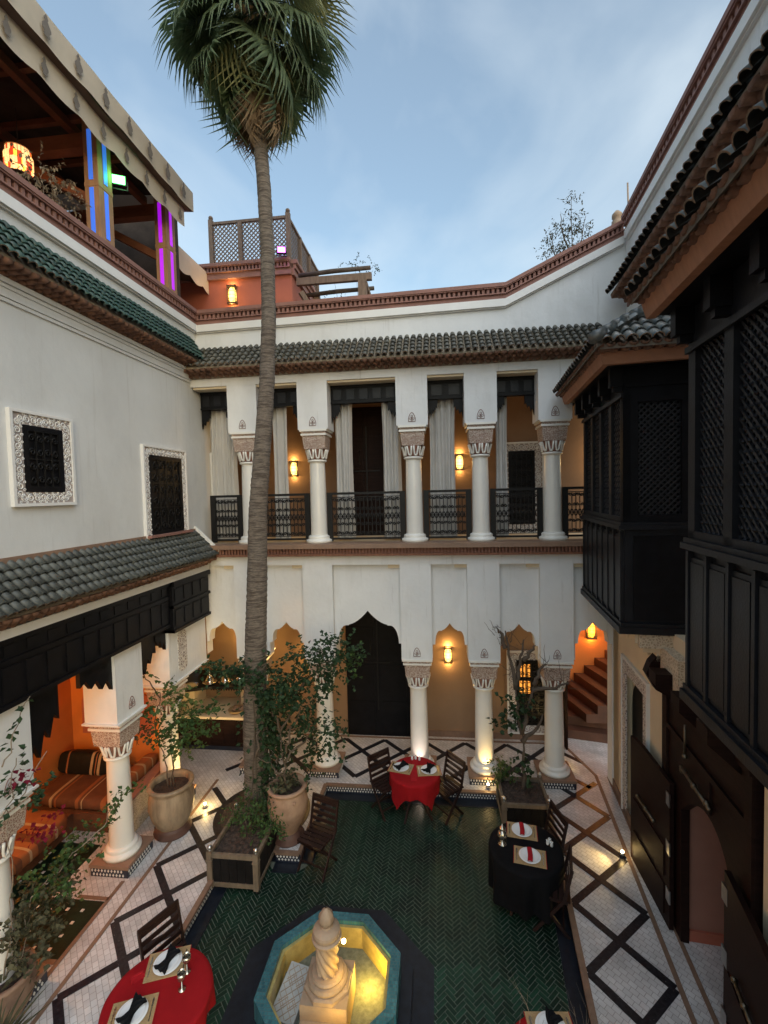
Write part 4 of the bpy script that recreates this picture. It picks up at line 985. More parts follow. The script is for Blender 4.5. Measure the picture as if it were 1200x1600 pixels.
# ================================================================ right wing (its own frame: x = distance from axis, y = along the wing)
def rthing(name, label, cat, p, q, z, group=None):
    v = RM @ Vector((p, q, z)); o = thing(name, label, cat, v, 0, group)
    return o
def robjs(name, mb, m, parent, **k): return obs(name, mb.tr(RM), m, parent, **k)
def robj(name, mb, m, parent, **k): return ob(name, mb.tr(RM), m, parent, **k)
rw = rthing('right_wing', 'right wing with cream lower wall, framed doorway and dark-red tiled eave', 'building', 2.5, 5, 0)
PW_, PU = 2.245, 2.49
def rbox(*a): return MB().box(*a)
# lower wall with a deep framed doorway and the portal opening
robj('wall', rbox(PW_,7.98,0,PW_+.35,8.85,3.6), 'cream', rw); robj('wall', rbox(PW_,6.25,2.42,PW_+.35,7.98,3.6), 'cream', rw); robj('wall', rbox(PW_,6.25,0,PW_+.35,7.02,2.42), 'cream', rw)
robj('wall', rbox(PW_,4.30,2.95,PW_+.3,6.25,3.6), 'cream', rw); robj('wall', rbox(PW_,1.5,0,PW_+.35,4.22,3.6), 'cream', rw)
robj('wall', rbox(PU,0,3.6,PU+.4,8.75,9.8), 'plaster', rw)
robj('corner_fill', rbox(PW_,8.35,0,PW_+.1,8.9,4.2), 'cream', rw)
robj('recess_back', rbox(PW_+.11,7.021,0,PW_+.34,7.979,2.419), 'cream', rw)
fr = MB(); fr.box(PW_-.03,7.86,.1,PW_+.0,8.02,2.60); fr.box(PW_-.03,6.88,2.40,PW_,7.86,2.60); fr.box(PW_-.03,6.88,.1,PW_,7.04,2.40)
robj('door_frame', fr, 'carved_frame', rw)
fr = MB(); fr.box(PW_-.045,8.02,.0,PW_,8.06,2.64); fr.box(PW_-.045,6.84,2.60,PW_,8.02,2.64); fr.box(PW_-.045,6.84,0,PW_,6.88,2.60); robj('frame_edge', fr, 'trim_white', rw)
pts = [(7.30,.1),(7.90,.1),(7.90,1.88)]+[(7.60+.30*cos(a*pi/10),1.88+.42*sin(a*pi/10)) for a in range(1,10)]+[(7.30,1.88)]
robj('arched_window', MB().prism(pts, PW_+.085, PW_+.108, 'x'), 'black_wood', rw)
robj('baseboard', rbox(PW_-.02,6.27,0,PW_-.001,8.9,.14), 'brown_strip', rw)
# muqarnas corbel under the far bay window
mq = MB()
for k in range(6):
    z1 = 3.66-.11*k; d = .78*(1-k/6.)**.9+.02
    for j in range(9):
        y = 6.12+.235*j; mq.prism([(y,z1-.11),(y+.1,z1-.13),(y+.2,z1-.11),(y+.225,z1),(y,z1)], PU-d, PU, 'x') if (j+k) % 2 == 0 else mq.box(PU-d+.03,y,z1-.108,PU,y+.225,z1)
robj('muqarnas', mq, 'cream', rw); robj('carved_panel', rbox(PU-.62,6.06,3.40,PU-.02,6.118,3.66), 'carved_cream', rw)
robj('corbel_block', rbox(PW_-.12,5.6,2.95,PW_,6.12,3.42), 'carved_cream', rw)
# upper eave and parapet
P0 = RM @ Vector((PU,0.5,0)); al = RM @ Vector((0,1,0)); ou = RM @ Vector((-1,0,0))
eave(rw, 'upper_eave', (P0.x,P0.y), (al.x,al.y), (ou.x,ou.y), 8.05, 8.50, .18, .30, 9.05, inset=0, pitch=.15, tm='tile_dark', nrow=4)
robj('eave_board', rbox(PU-.06,.5,8.42,PU-.001,8.5,8.51), 'pink_trim', rw)
robj('white_moulding', rbox(PU-.05,.5,8.16,PU-.001,8.5,8.40), 'trim_white', rw)
cornice(rw, [RM @ Vector((PU,-.5,9.98)), RM @ Vector((PU,8.60,9.98))], (ou.x,ou.y), pitch=.11)
finish_tiles(rw)
sp = tag(ob('chimney_finial', MB().lathe([(.09,0),(.09,.18),(.06,.2),(.085,.24),(.085,.3),(.03,.36)], (3.30,8.75,9.95), 14).tube([(3.48,8.7,10.0),(3.46,8.7,10.75)], .014, 6), 'fountain_stone'), 'small finial and rod on the parapet corner', 'finial')
# ---------------------------------------------------------------- bay windows
def lattice_q(th, q0, q1, z0, z1, p, pitch=.052, m='lattice_black', axis='q', name='lattice_screen'):
    mb = MB(); H = z1-z0; L = q1-q0
    for sg, off in ((1,.0),(-1,.012)):
        c = -H
        while c < L:
            t0, t1 = max(0,c), min(L,c+H)
            if t1-t0 > .01:
                za, zb = (z0+(t0-c), z0+(t1-c)) if sg > 0 else (z1-(t0-c), z1-(t1-c))
                if axis == 'q': mb.bar((p+off,q0+t0,za), (p+off,q0+t1,zb), .020, .012, (1,0,0))
                else: mb.bar((q0+t0,p+off,za), (q0+t1,p+off,zb), .020, .012, (0,1,0))
            c += pitch*1.414
    n = int(L/pitch*.5); 
    return robj(name, mb, m, th)
def oriel(name, label, q0, q1, near_end, roofq0, roofq1, pt=1.69):
    th = rthing(name, label, 'bay window', pt, (q0+q1)/2, 3.6)
    zb, zs, zt = 3.63, 4.93, 6.90
    # lower body with tall panels
    b = robj('lower_panel', rbox(pt+.02,q0+.02,zb,PU,q1,zs-.06), 'black_wood_grey', th)
    pm = MB(); n = int((q1-q0-.1)/.30); w = (q1-q0-.1)/n
    for i in range(n):
        a = q0+.05+w*i; pm.box(pt-.012,a+.07,zb+.13,pt+.02,a+w-.03,zs-.17)
        pm.box(pt+.0,a+.035,zb+.09,pt+.02,a+w+.005,zs-.13)
    robjs('raised_panel', pm, 'black_wood_grey', b)
    pm = MB()
    for i in range(n+1): a = q0+.05+w*i; pm.box(pt-.025,a-.012,zb+.05,pt+.02,a+.028,zs-.08)
    robjs('stile', pm, 'black_wood_grey', b)
    robj('bottom_rail', rbox(pt-.06,q0-.05,zb-.05,PU,q1+.0,zb+.035).box(pt-.035,q0-.03,zb+.035,PU,q1,zb+.08), 'black_wood_grey', th)
    robj('sill_rail', rbox(pt-.06,q0-.05,zs-.06,PU,q1,zs-.01).box(pt-.035,q0-.03,zs-.01,PU,q1,zs+.03), 'black_wood_grey', th)
    # upper frame: posts and rails with lattice between
    fm = MB(); n2 = 4 if q1-q0 < 2.3 else int((q1-q0)/.55); w2 = (q1-q0-.12)/n2
    for i in range(n2+1): a = q0+w2*i; fm.box(pt,a,zs+.03,pt+.09,a+.12,6.50)
    fm.box(pt,q0,6.50,pt+.09,q1,zt); fm.box(pt-.03,q0-.02,6.48,pt+.0,q1,6.53); fm.box(pt,q0,zs+.031,pt+.089,q1,zs+.09)
    robj('front_frame', fm, 'black_wood_grey', th)
    for i in range(n2):
        a = q0+w2*i+.12; c = q0+w2*(i+1)
        lattice_q(th, a, c, zs+.09, 6.50, pt+.045)
        robj('lattice_beads', bead_rows(a, c, zs+.09, 6.5, pt+.04), 'black_wood_grey', th, kind='stuff')
    robj('dark_interior', rbox(pt+.12,q0+.12,zs,PU,q1-.02,zt-.02), 'black_wood', th)
    for i in range(n2+1):
        a = q0+w2*i; robj('console', rbox(pt-.14,a+.01,6.62,pt,a+.11,zt).box(pt-.10,a+.03,6.56,pt,a+.09,6.62), 'black_wood', th)
    if near_end:   # side towards the camera
        sm = MB(); sm.box(pt,q0-.0,zs+.03,pt+.17,q0+.1,zt); sm.box(PU-.15,q0,zs+.03,PU,q0+.1,zt); sm.box(pt+.17,q0,6.42,PU-.15,q0+.1,zt); sm.box(pt+.17,q0,zs+.03,PU-.15,q0+.1,zs+.12)
        sm.box(pt+.02,q0-.02,6.60,PU,q0,6.64)
        robj('side_frame', sm, 'black_wood', th); lattice_q(th, pt+.17, PU-.15, zs+.12, 6.42, q0+.045, axis='p')
        robj('side_panel', rbox(pt+.12,q0+.004,zb+.12,PU-.06,q0+.02,zs-.14), 'black_wood', th)
    # soffit, orange fascia boards
    pe = 1.39
    robj('soffit', rbox(pe+.04,roofq0+.38,zt-.06,PU,roofq1,zt-.001), 'black_wood', th)
    robj('fascia_board', MB().hexa([(pe,roofq0+.35,6.82),(pe+.07,roofq0+.35,6.82),(pe+.07,roofq1,6.82),(pe,roofq1,6.82)], [(pe-.04,roofq0+.31,6.95),(pe+.05,roofq0+.35,6.95),(pe+.05,roofq1,6.95),(pe-.04,roofq1,6.95)]), 'fascia_orange', th)
    if near_end: robj('fascia_board', MB().hexa([(pe+.002,roofq0+.345,6.818),(PU,roofq0+.345,6.818),(PU,roofq0+.42,6.818),(pe+.07,roofq0+.42,6.818)], [(pe-.038,roofq0+.305,6.945),(PU,roofq0+.305,6.945),(PU,roofq0+.40,6.945),(pe+.05,roofq0+.40,6.945)]), 'fascia_orange', th)
    zc, Hc, D = 6.92, .08, .12; zr = 7.85
    P0 = RM @ Vector((pe,roofq0+.18 if near_end else roofq0,0)); L = roofq1-(roofq0+.18 if near_end else roofq0)
    W_ = PU-pe
    cut = (lambda t, f: t > f*(W_+D)*1.0-.02) if near_end else None
    eave_hip(th, 'roof', P0, al, ou, L, zc, Hc, D, zr, W_, near_end, cut)
    if near_end:
        P1 = RM @ Vector((PU,roofq0+.31,0)); d2 = RM @ Vector((-1,0,0)); o2_ = RM @ Vector((0,-1,0))
        eave_hip(th, 'side_roof', P1, d2, o2_, W_+D*.6, zc-.002, Hc, D, zr, W_, False, lambda t, f: t < (W_+D)*(1-f)+.0)
        # hip ridge
        a = RM @ Vector((pe-D-.03,roofq0+.12,zc+Hc+.06)); b = RM @ Vector((PU,roofq0+.31+W_-.1,zr+.06)); hm = MB(); N_ = 9
        for k in range(N_):
            p = a.lerp(b, k/N_); q = a.lerp(b, (k+1.1)/N_); hm.tube([p, q], [.075,.058], 8)
        ob('hip_tiles', hm, 'tile_blue', th)
    finish_tiles(th, limit=280)
    return th
def bead_rows(a, c, z0, z1, p):
    mb = MB(); s = .0735
    nz = int((z1-z0)/s); ny = int((c-a)/s)
    for i in range(ny+1):
        for k in range(nz+1):
            y = a+s*(i+.5*(k % 2)); z = z0+s*k*.5*1.0*2*.5*2
            if y < c-.01 and z < z1-.01: mb.add([(p-.016,y,z),(p,y-.017,z),(p,y,z-.017),(p,y+.017,z),(p,y,z+.017)], [(0,1,2),(0,2,3),(0,3,4),(0,4,1)])
    return mb
def eave_hip(th, nm, P0, al_, ou_, L, zc, Hc, D, zr, W_, hip, cut):
    """like eave(), with the bed mitred where a hip starts"""
    A = []; z1 = zc+Hc
    t0l, t0h = (-.0, W_) if hip else (0, 0)
    if nm == 'side_roof': l1, h1 = L, .02
    else: l1, h1 = L, L
    pts = [P3(P0,al_,ou_,-D*.6 if hip else 0,D,z1), P3(P0,al_,ou_,l1,D,z1), P3(P0,al_,ou_,h1,-W_,zr), P3(P0,al_,ou_,t0h,-W_,zr)]
    dn = Vector((0,0,-.05)); roof = ob(nm, MB().hexa([p+dn for p in pts], pts), 'roof_bed', th)
    cm = MB(); pitch = .14; rr = .052
    for k in range(2):
        n = int(L/.115); zz = zc+.025+.035*k; oo = D*(k+1)/2+.01
        for i in range(n):
            t = (i+.5+.5*(k % 2))*L/n; seg = 5; B = []
            for o_, q in ((-.06,1.),(oo,1.),(oo+.012,.5)):
                for j in range(seg+1): a = pi+pi*j/seg; B.append(P3(P0,al_,ou_,t+rr*q*cos(a),o_,zz+rr*.8*q*sin(a)+.03))
            n6 = seg+1; cm.add(B, [(j,j+1,n6+j+1,n6+j) for j in range(seg)]+[(n6+j,n6+j+1,2*n6+j+1,2*n6+j) for j in range(seg)], True); cm.add([B[0],B[seg],B[n6+seg],B[n6]], [(0,1,2,3)])
    ob('corbel_bricks', cm, 'corbel_brick', th, kind='stuff')
    lo = P3(P0,al_,ou_,0,D+.03,z1); hi = P3(P0,al_,ou_,0,-W_,zr); up = hi-lo; S = up.length; up.normalize(); a3 = Vector((al_.x,al_.y,0)); nr = a3.cross(up)
    if nr.z < 0: nr = -nr
    right = up.cross(nr); nrow = 7; e = S/nrow; key = ('tile', .13, round(e,3), 'tile_blue'); rng = random.Random(len(nm)+int(L*10))
    if key not in ROOFS: m_ = tile_mb(.128, e*1.13); me_ = m_.mesh('roof_tile', 'tile_blue'); ROOFS[key] = (m_, me_, edge_mesh(me_))
    n = int(L/.13)
    for i in range(n):
        for k in range(nrow):
            t = (i+.5)*L/n
            if cut and not cut(t, k/nrow): continue
            o = lo+a3*t+up*(e*k+rng.uniform(-.008,.008))+nr*.012
            M = Matrix(((right.x,up.x,nr.x,o.x),(right.y,up.y,nr.y,o.y),(right.z,up.z,nr.z,o.z),(0,0,0,1))) @ Matrix.Rotation(rng.uniform(-.04,.04),4,'Z')
            ROOFS.setdefault(('list', th.name), []).append((M, key, roof, k == 0))
oriel('bay_window', 'far black lattice bay window with hipped tiled roof beside the columns', 6.07, 8.28, True, 5.40, 8.30)
oriel('bay_window', 'near black lattice bay window at right edge with orange fascia', 1.3, 4.27, False, .9, 4.33)
# ---------------------------------------------------------------- portal with arched wicket and two open leaves
po = rthing('wooden_portal', 'dark brown carved wooden portal with arched opening on the right', 'portal', 2.2, 5.2, 0)
pts = [(4.28,0),(4.66,0),(4.66,1.58)]+[(4.66+(5.74-4.66)*k/12, 1.58+.42*math.sin(pi*(k/12)**.8)**.75) for k in range(1,12)]+[(5.74,1.62),(5.74,0),(6.24,0),(6.24,2.93),(4.28,2.93)]
robj('door_board', MB().prism(pts, PW_-.03, PW_+.06, 'x'), 'brown_door', po)
mb = MB(); mb.box(PW_-.06,6.10,0,PW_-.031,6.24,2.93); mb.box(PW_-.06,4.28,0,PW_-.031,4.40,2.93); mb.box(PW_-.06,4.40,2.42,PW_-.031,6.10,2.48); mb.box(PW_-.055,5.02,2.06,PW_-.031,5.10,2.42)
robjs('door_rail', mb, 'brown_door', po)
mb = MB(); mb.box(PW_-.08,4.28,2.93,PW_+.06,6.28,3.0)
robj('lintel', mb, 'brown_door', po)
for q in (4.5,5.1,5.75): robj('corbel', MB().prism([(PW_-.02,2.80),(PW_-.30,3.06),(PW_-.30,3.20),(PW_-.02,3.20)], q, q+.22, 'y'), 'brown_door', po)
robj('finial_bracket', MB().prism([(PW_-.02,2.78),(PW_-.17,2.86),(PW_-.28,3.06),(PW_-.23,3.20),(PW_-.15,3.30),(PW_-.09,3.28),(PW_-.06,3.14),(PW_-.02,3.06)], 6.12, 6.26, 'y'), 'brown_door', po)
mb = MB(); mb.tube([(PW_-.08,5.62,2.20),(PW_-.08,4.95,2.16)], .022, 8); 
for q in (5.58,5.3,5.02): mb.sphere((PW_-.08,q,2.18), .034)
mb.tube([(PW_-.07,5.55,2.72),(PW_-.07,5.55,2.38)], .013, 6); mb.sphere((PW_-.07,5.55,2.36), .03)
robj('bolt', mb, 'brass', po)
def leaf(label, hq, fq, hp, fp, zt):
    th = rthing('door_leaf', label, 'door', hp, hq, 0)
    a = Vector((hp,hq,0)); b = Vector((fp,fq,0)); d = (b-a).normalized(); n = Vector((-d.y,d.x,0))*.025; L = (b-a).length
    pts = [(0,.02),(L,.02),(L,zt-.02),(L*.7,zt+.02),(0,zt+.0)]
    A = [a+d*t-n+Vector((0,0,z)) for t, z in pts]+[a+d*t+n+Vector((0,0,z)) for t, z in pts]; k = len(pts)
    robj('leaf_board', MB().add(A, [tuple(range(k)), tuple(range(2*k-1,k-1,-1))]+[(i,(i+1)%k,k+(i+1)%k,k+i) for i in range(k)]), 'brown_door', th)
    s = -1 if n.x > 0 else 1
    pm = MB()
    for z0, z1 in ((.12,.50),(.60,.98)):
        for t0, t1 in ((.12,L-.12),):
            q = [a+d*t0+n*s*1.0, a+d*t1+n*s*1.0, a+d*t1+n*s*1.6, a+d*t0+n*s*1.6]; pm.hexa([p+Vector((0,0,z0)) for p in q], [p+Vector((0,0,z1)) for p in q])
    robjs('leaf_panel', pm, 'brown_door', th)
    bm = MB(); c = n*s*2.2
    bm.tube([a+d*(L*.30)+c+Vector((0,0,1.12)), a+d*(L*.75)+c+Vector((0,0,1.12))], .018, 8)
    for t in (.32,.52,.73): bm.sphere(a+d*(L*t)+c+Vector((0,0,1.12)), .028)
    robj('bolt', bm, 'brass', th)
    hm = MB()
    for z in (.35,.95,1.55): q = a+d*.03+n*s*1.05; hm.box(q.x-.008,q.y-.05,z,q.x+.008,q.y+.05,z+.16)
    robjs('hinge', hm, 'steel', th)
leaf('dark brown wicket door leaf folded open by the framed doorway', 5.86, 6.98, 2.16, 2.06, 1.84)
leaf('dark brown wicket door leaf folded open at bottom right edge', 4.60, 3.55, 2.16, 2.02, 1.84)
pr2 = rthing('porch', 'terracotta walled porch seen through the arched portal', 'porch', 3.0, 5, 0)
robj('wall', rbox(PW_+.075,5.80,0,4.2,5.95,1.72), 'pink_wall', pr2); robj('wall', rbox(PW_+.075,5.80,1.722,4.2,5.95,2.95), 'cream', pr2); robj('baseboard', rbox(PW_+.075,5.77,0,4.2,5.799,.13), 'terracotta_wall', pr2)
robj('wall', rbox(3.9,3.6,0,4.1,5.79,2.95), 'pink_wall', pr2); robj('wall', rbox(PW_+.36,3.7,0,3.9,3.85,2.95), 'pink_wall', pr2); robj('ceiling', rbox(PW_+.3,3.7,2.95,4.2,6.0,3.0), 'cream', pr2)
# ================================================================ lamps
def sconce(label, loc, rz=0, power=14, m='lamp_glass', col=(1,.60,.20), s=1., group='pierced metal wall lamps'):
    th = thing('wall_lamp', label, 'wall lamp', loc, rz, group)
    fr = MB()
    for z in (-.17,.15): fr.box(-.085*s,-.085*s,z*s,.085*s,0,(z+.03)*s)
    for x in (-.085,.075): fr.box(x*s,-.085*s,-.17*s,(x+.012)*s,-.07*s,.18*s)
    fr.box(-.085*s,-.012,-.17*s,.085*s,0,.18*s)
    ob('frame', fr, 'lamp_iron', th, local=True)
    gl = MB(); n = 10; A = []
    prof = [(.045,-.14),(.066,-.10),(.074,0),(.066,.10),(.045,.14)]
    for r, z in prof:
        for i in range(n+1): a = pi+pi*i/n; A.append((r*s*cos(a), -.012+r*s*sin(a)*1.05, z*s))
    gl.add(A, [(j*(n+1)+i, j*(n+1)+i+1, (j+1)*(n+1)+i+1, (j+1)*(n+1)+i) for j in range(len(prof)-1) for i in range(n)], True)
    ob('shade', gl, m, th, local=True)
    or_ = MB()
    for sx in (-1, 1):
        for z in (-.125,.115):
            or_.tube([(sx*(.055+.025*cos(2*pi*k/8))*s, -.075*s, (z+.022*sin(2*pi*k/8))*s) for k in range(9)], .006*s, 4)
    for k in range(3): or_.tube([(.078*s*cos(pi+pi*i/8), -.012+.082*s*sin(pi+pi*i/8), (-.07+.07*k)*s) for i in range(9)], .004*s, 4)
    ob('pierced_ornament', or_, 'lamp_iron', th, local=True)
    R = Matrix.Rotation(rz,4,'Z')
    for z, f in ((.20,.4),(-.19,.25)): lamp(Vector(loc)+R@Vector((0,-.07*s,z*s)), col, power*.42*f, .03, name='sconce_light')
    lamp(Vector(loc)+R@Vector((0,-.17*s,0)), col, power*.42*.35, .06, name='sconce_light')
sconce('lit wall lamp on gallery wall just right of the palm trunk', (-3.13,YB-.002,5.97), power=15)
sconce('lit wall lamp on gallery wall between third and fourth columns', (.507,YB-.002,6.0), power=15)
sconce('lit wall lamp on gallery wall hidden behind the far bay window', (3.30,YB-.002,5.96), power=8)
sconce('lit wall lamp under the arch right of the black door', (.187,YB-.002,1.83), power=18)
sconce('lit wall lamp half hidden by the foliage left of the door', (-2.90,YB-.002,1.72), power=15)
sconce('lit wall lamp behind the palm above the silver dishes', (-4.25,YB-.002,2.25), power=42, col=(1,.60,.16))
sconce('amber wall lamp at the top of the stair recess arch', (3.60,11.19,2.02), power=24, m='lamp_glass_amber', col=(1,.42,.10), s=1.3)
sconce('lit wall lamp on terracotta rooftop room', (-4.74,10.598,10.18), power=12, s=1.25)
sconce('lit wall lamp inside the orange lounge behind the near pillar', (-6.94,4.9,2.3), pi/2, 190, 'lamp_glass_amber', (1,.44,.10))
def spot(label, loc, aim, power, col, spread=70, m='lamp_core', r=.024):
    th = thing('floor_spotlight', label, 'spotlight', loc, 0, 'small floor spotlights')
    ob('housing', MB().lathe([(r*1.5,0),(r*1.5,.05),(r*1.1,.06)], (0,0,0), 14), 'steel', th, local=True)
    ob('bulb', MB().sphere((0,0,.065), r*.9, 10, 6), m, th, local=True)
    lamp(Vector(loc)+Vector((0,0,.13))+Vector(aim).normalized()*.03, col, power*.35, .02, 'SPOT', 'spot_light', aim, rad(spread), .5)
    lamp(Vector(loc)+Vector((0,0,.14)), col, power*.02, .03, name='spot_glow')
W1 = (1,.66,.24)
spot('bright floor spotlight on the walk beside the tall clay pot', (-4.10,7.24,.006), (-.55,.5,.8), 120, W1, 110)
spot('bright floor spotlight on the lip beside the planter box', (.83,8.14,.012), (-.02,.35,1), 40, W1, 75)
spot('bright floor spotlight by the open wicket door', (2.60,6.75,.006), (-.75,-.2,.25), 30, W1, 120)
spot('floor spotlight hidden behind the far red table', (-.40,8.10,.012), (0,.30,1), 26, (1,.80,.66), 70)
spot('floor spotlight behind the right column foot', (2.35,8.9,.006), (-.2,.3,1), 30, W1, 110)
# ================================================================ curtains in the gallery
def curtain(label, x0, x1, y=8.72, zt=7.30, zb=4.50, seed=1):
    rg = random.Random(seed); w = x1-x0; nf = max(2, int(w/.115)); ph = rg.uniform(0,6); n = nf*8
    def fn(u, v):
        pin = 1-.10*sin(pi*v)*.6; x = (x0+x1)/2+(u-.5)*w*pin; d = .048*sin(u*nf*2*pi+ph+.4*sin(v*3))+.012*sin(u*nf*4.7*pi+v*2)
        return (x+.008*sin(v*5+u*9), y+d*(.75+.4*v), zt+(zb-zt)*v)
    mb = MB(); mb.grid(fn, n, 10)
    m2 = MB(); m2.grid(lambda u, v: tuple(Vector(fn(u,v))+Vector((0,.006,0))), n, 10)
    c = tag(ob('curtain', mb, 'curtain'), label, 'curtain', 'pale curtains in the gallery')
    ob('lining', m2, 'curtain', c)
    hd = MB().box(x0-.02,y-.05,zt,x1+.02,y+.06,zt+.03); ob('curtain_rail', hd, 'iron', c)
curtain('wide pale curtain hanging at the left end of the gallery', -4.52, -3.93, seed=1)
curtain('narrow pale curtain right of the palm trunk in the gallery', -3.19, -2.88, seed=2)
curtain('pale curtain on the left side of the gallery middle bay', -1.95, -1.59, seed=3)
curtain('pale curtain on the right side of the gallery middle bay', -1.02, -.64, seed=4)
curtain('wide pale curtain left of the gallery lamp in the fourth bay', -.12, .38, seed=5)
curtain('narrow pale curtain beside the fourth column in the gallery', 1.11, 1.33, seed=6)
# ================================================================ folding chairs
def make_chair(label, loc, rz):
    th = thing('folding_chair', label, 'chair', loc, rz, 'slatted folding chairs')
    w = .22                                                  # faces -y (front), back at +y
    for sx in (-1, 1):
        ob('back_leg', MB().bar((sx*w,-.20,0), (sx*w,.16,.50), .022, .038, (0,1,0)).bar((sx*w,.16,.50), (sx*w,.25,.90), .022, .038, (0,1,0)), 'chair_wood', th, local=True)
        ob('front_leg', MB().bar((sx*(w-.03),.22,0), (sx*(w-.03),-.18,.46), .022, .036, (0,1,0)), 'chair_wood', th, local=True)
        ob('seat_rail', MB().bar((sx*(w-.03),-.21,.455), (sx*(w-.03),.20,.445), .022, .03), 'chair_wood', th, local=True)
    for k in range(6): y = -.20+.075*k; ob('seat_slat', MB().box(-w+.005,y,.472,w-.005,y+.055,.488), 'chair_wood', th, local=True)
    for k in range(4):
        z = .58+.085*k; y = .165+(z-.5)*.225
        ob('back_slat', MB().bar((-w+.01,y+.01,z), (w-.01,y+.01,z), .016, .052), 'chair_wood', th, local=True)
    ob('top_rail', MB().bar((-w-.012,.248,.90), (w+.012,.248,.90), .024, .045), 'chair_wood', th, local=True)
    ob('stretcher', MB().bar((-w,-.12,.12), (w,-.12,.12), .016, .025).bar((-w+.03,.15,.09), (w-.03,.15,.09), .016, .025), 'chair_wood', th, local=True)
    return th
ch = make_chair('folding chair left of the far red table', (-.95,7.66,FZ), rad(44))
def chair(label, loc, rz): return copy_tree(ch, None, Matrix.Translation(loc) @ Matrix.Rotation(rz,4,'Z'), label)
chair('folding chair right of the far red table', (.06,7.66,FZ), rad(-50))
chair('folding chair right of the black table, planter behind it', (1.42,6.50,FZ), rad(-76))
chair('folding chair half hidden at the front right of the black table', (1.36,5.80,FZ), rad(-104))
chair('dark folding chair standing by the pale clay urn', (-1.86,6.36,FZ), rad(-20))
chair('folding chair behind the front red table', (-2.94,4.40,FZ), rad(62))
# ================================================================ tables, cloths, place settings
def table(label, cl_label, loc, R, m, S, hem=None, seed=0, rot=0):
    th = thing('round_table', label, 'table', loc, rot, 'small round tables')
    ob('tabletop', MB().lathe([(R-.01,.715),(R,.725),(R,.74),(R-.01,.745)], (0,0,0), 32), 'chair_wood', th, local=True)
    for k in range(4): a = pi/4+k*pi/2; ob('leg', MB().bar((.34*cos(a),.34*sin(a),0), (-.16*cos(a+.2),-.16*sin(a+.2),.715), .03, .03), 'chair_wood', th, local=True)
    n = 96; rg = random.Random(seed); ph = rg.uniform(0,6); A = []; rings = []
    for r in (0.001,.25,.5,.75,.92,1.0): rings.append(('t', r))
    for d in (.05,.15,.3,.45,.6,.75,.9,1.0): rings.append(('d', d))
    for kind, q in rings:
        for i in range(n):
            a = 2*pi*i/n
            if kind == 't': A.append((R*1.01*q*cos(a), R*1.01*q*sin(a), .752+.0015*sin(5*a+ph)*q-.006*max(0,q-.92)/.08))
            else:
                drop = (S/max(abs(cos(a+rot)),abs(sin(a+rot)))-R) if hem is None else hem
                drop = max(.1, min(drop, .60)); fold = sin(a*9+ph)*.5+sin(a*13+ph*2)*.35+sin(a*4+ph)*.3
                rr = R*1.01+.012+q*.055*fold*(drop/.4)-.03*q*(drop/.5)
                A.append((rr*cos(a), rr*sin(a), .744-drop*q))
    mb = MB(); mb.add(A, [(j*n+i, j*n+(i+1) % n, (j+1)*n+(i+1) % n, (j+1)*n+i) for j in range(len(rings)-1) for i in range(n)], True)
    c = ob('tablecloth', mb, m, M=Matrix.Translation(loc) @ Matrix.Rotation(rot,4,'Z')); tag(c, cl_label, 'tablecloth', 'tablecloths')
TZ = FZ+.753
PM = {}
